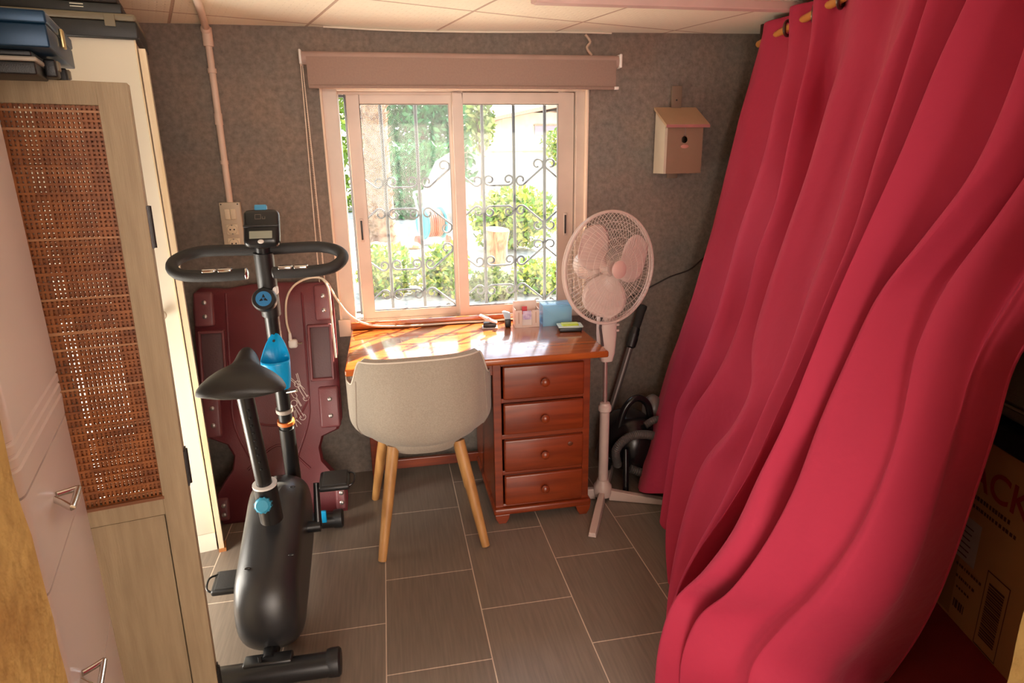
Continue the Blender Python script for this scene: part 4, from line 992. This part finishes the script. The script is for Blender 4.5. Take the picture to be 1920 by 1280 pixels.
MB().rbox((1.352, 2.978, 1.40), (1.402, 2.996, 1.818), .002).build('mounting_board', M('brown_mounting_board', (.22, .155, .11), .7), nb)
MB().ball((1.376, 2.977, 1.755), (.004, .002, .004), 10, 6).build('nail', blacksat, nb)

# ======================= SWITCH PLATE, CONDUIT, CABLE =======================
swp = M('ivory_switch_plate', (.58, .50, .38), .4); swk = M('cream_switch', (.80, .70, .52), .35)
sw = thing('switch_panel', 'ivory wall panel with two rocker switches above two sockets', 'switch panel', (-.65, 2.998, 1.2))
MB().rbox((-.697, 2.972, 1.130), (-.612, 2.999, 1.340), .004).build('plate', swp, sw)
for x in (-.678, -.654): MB().rbox((x+.0005, 2.966, 1.268), (x+.0225, 2.974, 1.312), .0025).build('rocker_switch', swk, sw)
for z in (1.225, 1.165):
    s_ = MB().rbox((-.679, 2.968, z-.023), (-.630, 2.974, z+.023), .003).build('socket', swk, sw)
    MB().lathe([(.021, -.0015), (.0215, .001), (.019, .0012), (.018, -.001), (.002, -.0012)], (-.6545, 2.968, z), (0, -1, 0), 26).build('recess', M('socket_recess', (.62, .53, .38), .5), s_)
    MB().cyl((-.6625, 2.965, z), (-.6625, 2.97, z), .0032, n=10).cyl((-.6465, 2.965, z), (-.6465, 2.97, z), .0032, n=10).build('pin_hole', blacksat, s_)
    MB().box((-.657, 2.9645, z-.021), (-.652, 2.969, z-.016)).box((-.657, 2.9645, z+.016), (-.652, 2.969, z+.021)).build('earth_clip', M('dull_steel', (.3, .28, .25), .4, .8), s_, smooth=False)
for x in (-.688, -.621): MB().cyl((x, 2.969, 1.332), (x, 2.973, 1.332), .0028, n=10).build('screw', blacksat, sw)
cdm = M('pink_beige_conduit', (.74, .57, .46), .5)
cd_ = thing('cable_conduit', 'pinkish cable conduit running from the ceiling down to the switch panel', 'conduit', (-.65, 2.985, 2.0))
mb = MB(); mb.tube([(-.655, 2.984, 2.03), (-.654, 2.984, 1.9), (-.653, 2.984, 1.34)], .0135, 14); mb.build('wall_pipe', cdm, cd_)
MB().tube([(-.655, 2.984, 2.024), (-.64, 2.9, 2.022), (-.565, 2.5, 2.022), (-.46, 1.9, 2.022)], .0135, 14).build('ceiling_pipe', cdm, cd_)
for z0, z1, r in ((1.955, 2.025, .020), (1.855, 1.872, .0175), (1.655, 1.70, .0165), (1.497, 1.512, .0168)): MB().cyl((-.654, 2.983, z0), (-.654, 2.983, z1), r, n=16).build('coupler', cdm, cd_)
MB().ball((-.655, 2.972, 2.016), .02, 14, 10).build('elbow', cdm, cd_)
tag(MB().tube(cat_rom([(.99, 2.992, .79), (1.10, 2.992, .80), (1.20, 2.992, .825), (1.294, 2.992, .867), (1.40, 2.992, .915), (1.50, 2.992, .945), (1.571, 2.992, .999), (1.66, 2.992, 1.06)], 6), .0036, 8).build('wall_cable', M('dark_cable', (.03, .02, .018), .5)), 'thin dark cable crossing the wall from the fan to the curtain', 'cable')

# ======================= THINGS ON THE DESK =======================
DZ = .7502
hpn = thing('hole_punch', 'small black hole punch with a pale lever on the desk', 'hole punch', (.44, 2.83, DZ), math.radians(-8))
LB().rbox((-.036, -.028, 0), (.036, .028, .006), .002).build('base_tray', M('grey_tray', (.45, .38, .36), .4), hpn)
LB().rbox((-.030, -.020, .006), (.030, .020, .026), .004).build('punch_body', black, hpn)
m_ = LB().prism([(-.048, .060), (-.040, .064), (.034, .028), (.036, .022), (.026, .022), (-.020, .040)], (0, .036, 0), lambda x, z: V3((x, -.018, z))); lv = m_.build('lever', M('pale_rose_lever', (.76, .60, .55), .35), hpn, smooth=False, bevel=.004)
LB().lathe([(.006, 0), (.006, .001), (.001, .001)], (-.006, -.0, .0485), (.42, 0, .9), 14).build('lever_dot', M('grey_blue_dot', (.15, .16, .22), .5), lv)
stp_ = thing('stapler', 'tiny black stapler standing upright with pale blue top', 'stapler', (.525, 2.83, DZ))
LB().rbox((-.014, -.013, 0), (.014, .013, .038), .005).build('stapler_body', black, stp_)
m_ = LB().prism([(-.026, .072), (-.014, .076), (.010, .068), (.013, .036), (-.012, .036)], (0, .020, 0), lambda x, z: V3((x, -.010, z))); m_.build('stapler_top', M('pale_blue_plastic', (.42, .58, .72), .35), stp_, smooth=False, bevel=.003)
ltw = M('clear_frosted_plastic', (.72, .55, .47), .3)
nh = thing('note_holder', 'clear-fronted note holder with paper slips beside the blue box', 'note holder', (.612, 2.83, DZ), math.radians(-2))
mb = LB()
mb.box((-.056, -.035, 0), (.056, .035, .004)).box((-.056, .031, 0), (.056, .035, .112)).box((-.056, -.035, 0), (-.053, .035, .085)).box((.053, -.035, 0), (.056, .035, .085))
mb.box((-.056, -.037, 0), (-.024, -.034, .080)).box((.022, -.037, 0), (.056, -.034, .080)).box((-.024, -.037, 0), (.022, -.034, .010))
mb.build('holder', ltw, nh, smooth=False, bevel=.001)
LB().box((-.050, -.030, .004), (.050, .028, .060)).build('paper_block', M('paper_white', (.78, .68, .64), .8), nh, smooth=False)
LB().box((-.021, -.0385, .038), (.018, -.0365, .078)).build('printed_slip', M('lilac_paper', (.66, .56, .72), .7, col2=(.42, .32, .55), nscale=60), nh, smooth=False)
LB().box((-.022, -.02, .055), (.002, -.017, .096)).build('red_slip', M('red_card', (.60, .05, .06), .6), nh, smooth=False)
for x in (-.040, .040): LB().box((x-.002, -.0378, .02), (x+.002, -.0368, .072)).build('slot', M('rosy_slot', (.50, .30, .22), .5), nh, smooth=False)
def blue_clear():
    m = bpy.data.materials.new('translucent_blue_plastic'); m.use_nodes = True; n = m.node_tree; L = n.links; b = n.nodes['Principled BSDF']
    b.inputs['Base Color'].default_value = (.42, .72, .92, 1); b.inputs['Roughness'].default_value = .15
    tr = n.nodes.new('ShaderNodeBsdfTransparent'); tr.inputs[0].default_value = (.78, .92, .98, 1); mx = n.nodes.new('ShaderNodeMixShader'); mx.inputs[0].default_value = .62
    L.new(b.outputs[0], mx.inputs[1]); L.new(tr.outputs[0], mx.inputs[2]); L.new(mx.outputs[0], n.nodes['Material Output'].inputs[0]); return m
bcl = blue_clear()
bx_ = thing('card_box', 'translucent blue plastic box of index cards on the desk', 'box', (.755, 2.835, DZ), math.radians(-3))
mb = LB(); X, Y, Z = .068, .048, .092
mb.box((-X, -Y, 0), (X, Y, .003)).box((-X, -Y, 0), (X, -Y+.003, Z)).box((-X, Y-.003, 0), (X, Y, Z)).box((-X, -Y, 0), (-X+.003, Y, Z)).box((X-.003, -Y, 0), (X, Y, Z)); mb.build('box_body', bcl, bx_, smooth=False, bevel=.001)
LB().rbox((-X-.002, -Y-.002, Z), (X+.002, Y+.002, Z+.008), .002).build('lid', bcl, bx_)
LB().box((-X+.014, -Y+.008, .004), (X-.012, Y-.012, .076)).build('index_cards', M('card_stack', (.80, .84, .80), .8, col2=(.70, .76, .74), nscale=40, stretch=(.2, 20, .2)), bx_, smooth=False)
sn = thing('sticky_note_dispenser', 'black sticky-note dispenser with lime green notes at the desk edge', 'note dispenser', (.785, 2.695, DZ), math.radians(-6))
mb = LB().rbox((-.052, -.030, 0), (.052, .030, .020), .004); mb.build('dispenser_base', black, sn)
m_ = LB(); m_.box((-.056, -.034, .020), (-.036, .034, .027)).box((.036, -.034, .020), (.056, .034, .027)).box((-.036, -.034, .020), (.036, -.024, .027)).box((-.036, .026, .020), (.036, .034, .027)); m_.build('clear_frame', M('pale_green_frame', (.62, .72, .66), .25), sn, smooth=False, bevel=.002)
LB().rbox((-.038, -.025, .019), (.038, .026, .033), .004).build('green_notes', M('lime_notes', (.55, .66, .06), .6, col2=(.46, .56, .05), nscale=10), sn)
LB().box((-.038, -.004, .0325), (.038, .006, .0345)).build('film_strip', M('pale_lime_strip', (.75, .78, .38), .4), sn, smooth=False)

# ======================= RIGHT SIDE: RUG, BOX, BAG =======================
tag(MB().rbox((1.12, .76, 0), (2.35, 1.62, .007), .003).build('red_rug', M('dark_red_rug', (.30, .012, .012), .95, bump=.6, bscale=400)), 'dark red rug behind the curtain at the bottom right', 'rug')
cardm = M('brown_cardboard', (.46, .22, .085), .8, col2=(.42, .20, .075), nscale=5)
TB = math.atan2(-.973, -.23)  # text runs along this direction
bxo = V3((1.775, 1.55, 0)); rv = V3((-.23, -.973, 0)).normalized(); nv = V3((-.973, .23, 0)).normalized()
cbx = thing('cardboard_box', 'tall brown cardboard box with red lettering behind the curtain', 'cardboard box', tuple(bxo+V3((0, 0, .008))))
def BP(s, d, z): return bxo+rv*s+nv*d+V3((0, 0, z))
mb = MB(); a, b = -.25, .345
vs = [BP(s, d, z) for s in (a, b) for d in (0, -.36) for z in (.008, .655)]
mb.add(vs, [(0, 1, 3, 2), (4, 6, 7, 5), (0, 4, 5, 1), (2, 3, 7, 6), (0, 2, 6, 4), (1, 5, 7, 3)]); mb.build('carton', cardm, cbx, smooth=False, bevel=.003)
mb = MB(); mb.add([BP(.0, .001, .6), BP(.06, .001, .6), BP(.06, .001, .02), BP(.0, .001, .02)], [(0, 1, 2, 3)]); mb.build('packing_tape', M('clear_brown_tape', (.38, .20, .09), .12), cbx, smooth=False)
redp = M('red_print', (.33, .015, .012), .7); brp = M('dark_brown_print', (.085, .02, .012), .7)
font_mesh('ACK', .125, BP(.035, .0015, .495), rv, (0, 0, 1), redp, 'red_lettering', cbx, bold=.001)
def qd(s0, s1, z0, z1, mat, nm, d=.0015):
    return MB().add([BP(s0, d, z0), BP(s1, d, z0), BP(s1, d, z1), BP(s0, d, z1)], [(0, 1, 2, 3)]).build(nm, mat, cbx, smooth=False)
qd(-.03, .128, .235, .385, M('lilac_white_label', (.45, .36, .36), .6), 'address_label')
mb = MB()
for k in range(6): mb.add([BP(-.02+.006*k, .0022, .25+.02*k), BP(.09+.004*(k % 3), .0022, .25+.02*k), BP(.09+.004*(k % 3), .0022, .254+.02*k), BP(-.02+.006*k, .0022, .254+.02*k)], [(0, 1, 2, 3)])
mb.build('label_print', brp, cbx, smooth=False)
rnd = random.Random(3)
for (s0, s1, z, h_) in ((.03, .22, .455, .014), (.06, .25, .425, .012), (.05, .16, .205, .010), (.06, .15, .165, .010), (.07, .13, .13, .008), (.07, .12, .06, .03)):
    s = s0; mb = MB()
    while s < s1:
        w_ = rnd.uniform(.004, .012); mb.add([BP(s, .0015, z), BP(s+w_, .0015, z), BP(s+w_, .0015, z+h_), BP(s, .0015, z+h_)], [(0, 1, 2, 3)]); s += w_+rnd.uniform(.002, .006)
    mb.build('small_print', brp, cbx, smooth=False)
mb = MB()
for (s0, s1, z0, z1) in ((.185, .282, .014, .018), (.185, .282, .272, .276), (.185, .188, .014, .276), (.279, .282, .014, .276)): mb.add([BP(s0, .0015, z0), BP(s1, .0015, z0), BP(s1, .0015, z1), BP(s0, .0015, z1)], [(0, 1, 2, 3)])
z = .05
while z < .24:
    h_ = rnd.uniform(.003, .008); mb.add([BP(.20, .0015, z), BP(.266, .0015, z), BP(.266, .0015, z+h_), BP(.20, .0015, z+h_)], [(0, 1, 2, 3)]); z += h_+rnd.uniform(.002, .005)
mb.build('barcode_frame', brp, cbx, smooth=False)
bt = thing('black_tray', 'black plastic tray resting on the cardboard box', 'tray', tuple(BP(0, -.15, .656)))
mb = MB(); vs = [BP(s, d, z) for s in (-.2, .36) for d in (.012, -.33) for z in (.657, .725)]
mb.add(vs, [(0, 1, 3, 2), (4, 6, 7, 5), (0, 4, 5, 1), (2, 3, 7, 6), (0, 2, 6, 4), (1, 5, 7, 3)]); mb.build('tray_body', black, bt, smooth=False, bevel=.008)
bgm = M('grey_green_cloth', (.20, .19, .145), .9, col2=(.15, .14, .11), nscale=8, bump=.5, bscale=120)
bgt = thing('folded_bag', 'grey-green cloth bag on the black tray at the right edge', 'bag', tuple(BP(.1, -.15, .727)))
mb = MB(); P = []
for i in range(25):
    z = .727+.19*i/24; k = 1-abs(2*i/24-1)**3*.35; groove = .94 if i in (8, 9) else 1
    P.append([BP(.08+.26*k*groove*math.copysign(abs(math.cos(t))**.6, math.cos(t)), -.15+.16*k*groove*math.copysign(abs(math.sin(t))**.6, math.sin(t)), z) for t in [2*PI*q/32 for q in range(32)]])
mb.grid(P, closed_v=True); mb.add(P[0], [tuple(range(32))]); mb.add(P[-1], [tuple(range(32))[::-1]]); mb.build('bag_body', bgm, bgt)
mb = MB(); mb.tube([BP(.08+.252*math.copysign(abs(math.cos(t))**.6, math.cos(t)), -.15+.155*math.copysign(abs(math.sin(t))**.6, math.sin(t)), .79) for t in [2*PI*q/40 for q in range(40)]], .004, 6, closed=True); mb.build('zip', M('pale_zip', (.34, .32, .26), .6), bgt)

# ======================= CURTAIN =======================
def xr(y): return 1.595-.26*(2.594-y)
rod = thing('curtain_rod', 'orange-brown wooden curtain rod under the ceiling', 'curtain rod', (1.4, 1.9, 1.965))
rodm = M('orange_rod_wood', (.62, .26, .05), .35)
MB().cyl((xr(2.74), 2.74, 1.962), (xr(.72), .72, 1.962), .0135, n=18).build('rod', rodm, rod)
MB().rbox((xr(2.7)-.005, 2.70, 1.95), (xr(2.7)+.012, 2.715, 2.035), .003).build('rod_bracket', M('dark_bronze', (.08, .05, .035), .4, .8), rod)
GRID = [[[1.617,2.68,1.99],[1.621,2.76,1.833],[1.601,2.79,1.663],[1.572,2.801,1.489],[1.529,2.783,1.32],[1.483,2.758,1.151],[1.433,2.72,0.987],[1.376,2.665,0.829],[1.362,2.751,0.697],[1.331,2.81,0.538],[1.276,2.792,0.373],[1.214,2.739,0.22],[1.146,2.647,0.085],[1.076,2.52,0.012]],[[1.557,2.568,1.99],[1.579,2.646,1.849],[1.564,2.702,1.699],[1.529,2.681,1.542],[1.493,2.665,1.385],[1.455,2.657,1.227],[1.416,2.648,1.07],[1.372,2.633,0.914],[1.331,2.638,0.757],[1.288,2.639,0.601],[1.239,2.618,0.451],[1.179,2.544,0.319],[1.119,2.467,0.19],[1.058,2.385,0.064]],[[1.579,2.412,1.99],[1.543,2.353,1.854],[1.536,2.323,1.7],[1.509,2.301,1.547],[1.474,2.286,1.395],[1.439,2.283,1.242],[1.405,2.292,1.089],[1.372,2.31,0.937],[1.347,2.363,0.791],[1.322,2.422,0.648],[1.283,2.429,0.505],[1.23,2.388,0.363],[1.171,2.293,0.253],[1.112,2.198,0.143]],[[1.49,2.308,1.99],[1.478,2.27,1.845],[1.441,2.259,1.687],[1.406,2.238,1.53],[1.376,2.249,1.369],[1.348,2.275,1.211],[1.307,2.259,1.055],[1.265,2.251,0.898],[1.229,2.27,0.741],[1.201,2.322,0.589],[1.177,2.39,0.444],[1.117,2.296,0.325],[1.056,2.202,0.205],[0.995,2.111,0.084]],[[1.522,2.192,1.99],[1.494,2.118,1.849],[1.502,2.089,1.683],[1.467,2.065,1.519],[1.424,2.022,1.361],[1.387,2.009,1.208],[1.36,2.053,1.049],[1.332,2.099,0.889],[1.29,2.059,0.767],[1.27,2.139,0.619],[1.241,2.195,0.467],[1.184,2.149,0.315],[1.123,2.074,0.178],[1.059,1.98,0.053]],[[1.432,2.088,1.99],[1.407,2.039,1.831],[1.354,1.999,1.67],[1.319,1.984,1.5],[1.278,1.959,1.332],[1.251,1.992,1.174],[1.203,1.962,1.009],[1.165,1.983,0.84],[1.143,2.057,0.685],[1.126,2.151,0.538],[1.085,2.171,0.378],[1.02,2.073,0.248],[0.961,1.968,0.122],[0.923,1.838,0.012]],[[1.464,1.972,1.99],[1.445,1.964,1.825],[1.43,1.943,1.657],[1.389,1.9,1.498],[1.348,1.866,1.337],[1.307,1.853,1.173],[1.263,1.837,1.01],[1.212,1.779,0.864],[1.184,1.813,0.727],[1.167,1.901,0.584],[1.144,1.98,0.435],[1.095,1.962,0.286],[1.034,1.891,0.145],[0.97,1.801,0.016]],[[1.352,1.778,1.99],[1.324,1.742,1.813],[1.28,1.749,1.633],[1.247,1.762,1.45],[1.212,1.782,1.268],[1.169,1.785,1.088],[1.119,1.755,0.922],[1.063,1.659,0.809],[1.028,1.714,0.635],[1.01,1.821,0.483],[0.96,1.816,0.324],[0.892,1.745,0.165],[0.82,1.625,0.062],[0.747,1.46,0.012]],[[1.373,1.621,1.99],[1.327,1.597,1.821],[1.304,1.596,1.646],[1.274,1.612,1.473],[1.236,1.614,1.301],[1.194,1.614,1.129],[1.138,1.534,0.994],[1.094,1.515,0.849],[1.061,1.57,0.684],[1.027,1.628,0.52],[0.988,1.676,0.355],[0.934,1.67,0.192],[0.852,1.582,0.081],[0.752,1.453,0.012]],[[1.273,1.476,1.99],[1.245,1.448,1.82],[1.21,1.47,1.652],[1.178,1.482,1.483],[1.139,1.478,1.313],[1.098,1.481,1.144],[1.053,1.476,0.978],[1.012,1.499,0.81],[0.971,1.531,0.644],[0.931,1.572,0.48],[0.893,1.623,0.319],[0.842,1.638,0.154],[0.784,1.565,0.035],[0.736,1.4,0.012]],[[1.316,1.401,1.99],[1.275,1.38,1.824],[1.249,1.384,1.654],[1.219,1.402,1.487],[1.179,1.396,1.319],[1.136,1.393,1.152],[1.092,1.393,0.986],[1.053,1.426,0.821],[1.012,1.46,0.657],[0.975,1.508,0.496],[0.939,1.566,0.339],[0.888,1.581,0.176],[0.819,1.52,0.052],[0.733,1.376,0.012]],[[1.244,1.362,1.99],[1.213,1.339,1.823],[1.176,1.339,1.656],[1.146,1.357,1.489],[1.108,1.357,1.322],[1.07,1.374,1.155],[1.031,1.393,0.989],[0.99,1.417,0.825],[0.946,1.44,0.66],[0.91,1.489,0.502],[0.875,1.549,0.346],[0.827,1.573,0.185],[0.772,1.514,0.056],[0.73,1.353,0.012]],[[1.274,1.239,1.99],[1.318,1.198,1.812],[1.319,1.196,1.629],[1.288,1.211,1.445],[1.251,1.23,1.262],[1.215,1.266,1.08],[1.178,1.307,0.901],[1.147,1.374,0.728],[1.122,1.465,0.566],[1.093,1.55,0.401],[1.056,1.613,0.23],[0.994,1.566,0.081],[0.875,1.446,0.027],[0.728,1.331,0.012]],[[1.199,1.189,1.99],[1.15,1.174,1.829],[1.118,1.206,1.672],[1.096,1.24,1.508],[1.074,1.281,1.346],[1.045,1.311,1.183],[0.998,1.313,1.022],[0.944,1.312,0.863],[0.897,1.337,0.703],[0.84,1.34,0.548],[0.793,1.388,0.4],[0.75,1.463,0.255],[0.677,1.395,0.152],[0.609,1.25,0.102]],[[1.233,1.084,1.99],[1.246,1.056,1.821],[1.243,1.04,1.652],[1.223,1.069,1.486],[1.213,1.148,1.334],[1.201,1.224,1.181],[1.156,1.226,1.033],[1.107,1.242,0.871],[1.057,1.258,0.708],[0.994,1.245,0.551],[0.947,1.298,0.4],[0.906,1.382,0.257],[0.834,1.329,0.154],[0.764,1.178,0.111]],[[1.154,1.016,1.99],[1.124,1.003,1.819],[1.095,0.992,1.647],[1.078,1.029,1.478],[1.079,1.128,1.337],[1.078,1.23,1.197],[1.035,1.245,1.053],[0.985,1.249,0.887],[0.93,1.235,0.722],[0.875,1.251,0.558],[0.826,1.301,0.398],[0.786,1.386,0.252],[0.713,1.333,0.151],[0.645,1.176,0.116]],[[1.196,0.939,1.99],[1.177,0.925,1.825],[1.158,0.911,1.661],[1.149,0.955,1.503],[1.15,1.039,1.361],[1.151,1.13,1.223],[1.116,1.138,1.074],[1.067,1.108,0.918],[1.023,1.111,0.759],[0.977,1.132,0.6],[0.939,1.187,0.45],[0.903,1.264,0.307],[0.837,1.263,0.175],[0.765,1.124,0.12]],[[1.127,0.912,1.99],[1.116,0.898,1.834],[1.105,0.884,1.677],[1.103,0.921,1.529],[1.106,0.987,1.387],[1.11,1.063,1.249],[1.092,1.099,1.107],[1.057,1.082,0.955],[1.02,1.073,0.802],[0.983,1.08,0.649],[0.948,1.112,0.5],[0.917,1.171,0.358],[0.87,1.206,0.216],[0.799,1.116,0.114]],[[1.175,0.86,1.99],[1.167,0.847,1.835],[1.158,0.835,1.68],[1.158,0.86,1.529],[1.17,0.93,1.391],[1.18,1.0,1.252],[1.172,1.039,1.105],[1.154,1.043,0.95],[1.133,1.046,0.796],[1.109,1.05,0.642],[1.085,1.074,0.49],[1.066,1.127,0.346],[1.037,1.17,0.199],[0.987,1.135,0.057]],[[1.111,0.853,1.99],[1.115,0.838,1.831],[1.119,0.824,1.673],[1.128,0.845,1.517],[1.147,0.913,1.375],[1.163,0.973,1.229],[1.173,1.03,1.084],[1.173,1.046,0.926],[1.17,1.058,0.767],[1.167,1.076,0.609],[1.164,1.109,0.454],[1.165,1.163,0.304],[1.163,1.219,0.155],[1.117,1.194,0.012]],[[1.134,0.821,1.99],[1.137,0.808,1.83],[1.139,0.795,1.671],[1.152,0.817,1.515],[1.175,0.876,1.368],[1.201,0.941,1.225],[1.228,1.011,1.085],[1.246,1.037,0.929],[1.266,1.069,0.773],[1.286,1.101,0.617],[1.307,1.138,0.463],[1.332,1.186,0.312],[1.35,1.239,0.163],[1.354,1.293,0.012]]]
cu = thing('curtain', 'crimson eyelet curtain hanging and billowing across the right side', 'curtain', (1.3, 1.8, 0))
curm = bpy.data.materials.new('crimson_fabric'); curm.use_nodes = True
_n = curm.node_tree; _b = _n.nodes['Principled BSDF']; _b.inputs['Base Color'].default_value = (.47, .034, .080, 1); _b.inputs['Roughness'].default_value = .75
_b.inputs['Sheen Weight'].default_value = .35; _b.inputs['Sheen Tint'].default_value = (1, .35, .45, 1); _b.inputs['Sheen Roughness'].default_value = .4
_b.inputs['Specular IOR Level'].default_value = .2
_tl = _n.nodes.new('ShaderNodeBsdfTranslucent'); _tl.inputs[0].default_value = (.75, .04, .08, 1); _mx = _n.nodes.new('ShaderNodeMixShader'); _mx.inputs[0].default_value = .12
_n.links.new(_b.outputs[0], _mx.inputs[1]); _n.links.new(_tl.outputs[0], _mx.inputs[2]); _n.links.new(_mx.outputs[0], _n.nodes['Material Output'].inputs[0])
_t = _n.nodes.new('ShaderNodeTexCoord'); _z = _n.nodes.new('ShaderNodeTexNoise'); _z.inputs['Scale'].default_value = 450; _n.links.new(_t.outputs['Object'], _z.inputs['Vector'])
_z2 = _n.nodes.new('ShaderNodeTexNoise'); _z2.inputs['Scale'].default_value = 9; _z2.inputs['Detail'].default_value = 3; _n.links.new(_t.outputs['Object'], _z2.inputs['Vector'])
_p1 = _n.nodes.new('ShaderNodeBump'); _p1.inputs['Strength'].default_value = .2; _p1.inputs['Distance'].default_value = .001; _n.links.new(_z.outputs['Fac'], _p1.inputs['Height'])
_p2 = _n.nodes.new('ShaderNodeBump'); _p2.inputs['Strength'].default_value = .35; _p2.inputs['Distance'].default_value = .02; _n.links.new(_z2.outputs['Fac'], _p2.inputs['Height']); _n.links.new(_p1.outputs[0], _p2.inputs['Normal']); _n.links.new(_p2.outputs[0], _b.inputs['Normal'])
cols = [cat_rom([V3(p) for p in c], 5) for c in GRID]
nv_ = len(cols[0]); P = []
rows = [cat_rom([c[j] for c in cols], 12) for j in range(nv_)]
for j, row in enumerate(rows):
    for i, p in enumerate(row):
        n1 = noise.noise(V3((i*.16, j*.035, 3.3))); n2 = noise.noise(V3((i*.055+j*.012, j*.05, 8.1)))
        a = (.35-abs(n1))*.016+n2*.022
        fade = min(1, j/6)*min(1, (len(row)-1-i)/10)
        p += V3((-.93, -.05, .0))*a*fade
for j, row in enumerate(rows):
    for p in row: p.z = max(p.z, .008)
mb = MB(); mb.grid(rows)
# short header above the rod
hd = []
for f in (0, .5, 1): hd.append([p+V3((0, 0, .035*f)) for p in rows[0]])
mb2 = MB(); 
cto = None
for f in (1,): pass
top = [p+V3((0, 0, .028)) for p in rows[0]]
mb.grid([top, rows[0]])
mesh_c = mb.build('curtain_fabric', curm, cu, solid=.003, subsurf=1)
edge_ = [r[-1] for r in rows]
MB().tube(edge_, .0042, 8).build('side_hem', curm, mesh_c)
# eyelets where the rod runs through the folds
eym = M('bronze_eyelet', (.16, .11, .085), .3, .85)
for (y, ang) in ((2.60, 20), (2.40, 15), (2.15, 30), (1.95, 20), (1.75, 30)):
    c = V3((xr(y), y, 1.962)); d = V3((math.cos(math.radians(-90+ang+14)), math.sin(math.radians(-90+ang+14)), 0))
    mb = MB(); u = V3((0, 0, 1)); w_ = d.cross(u)
    mb.tube([c+(u*math.cos(2*PI*k/28)+w_*math.sin(2*PI*k/28))*.026 for k in range(28)], .0058, 8, closed=True)
    mb.build('eyelet', eym, mesh_c)
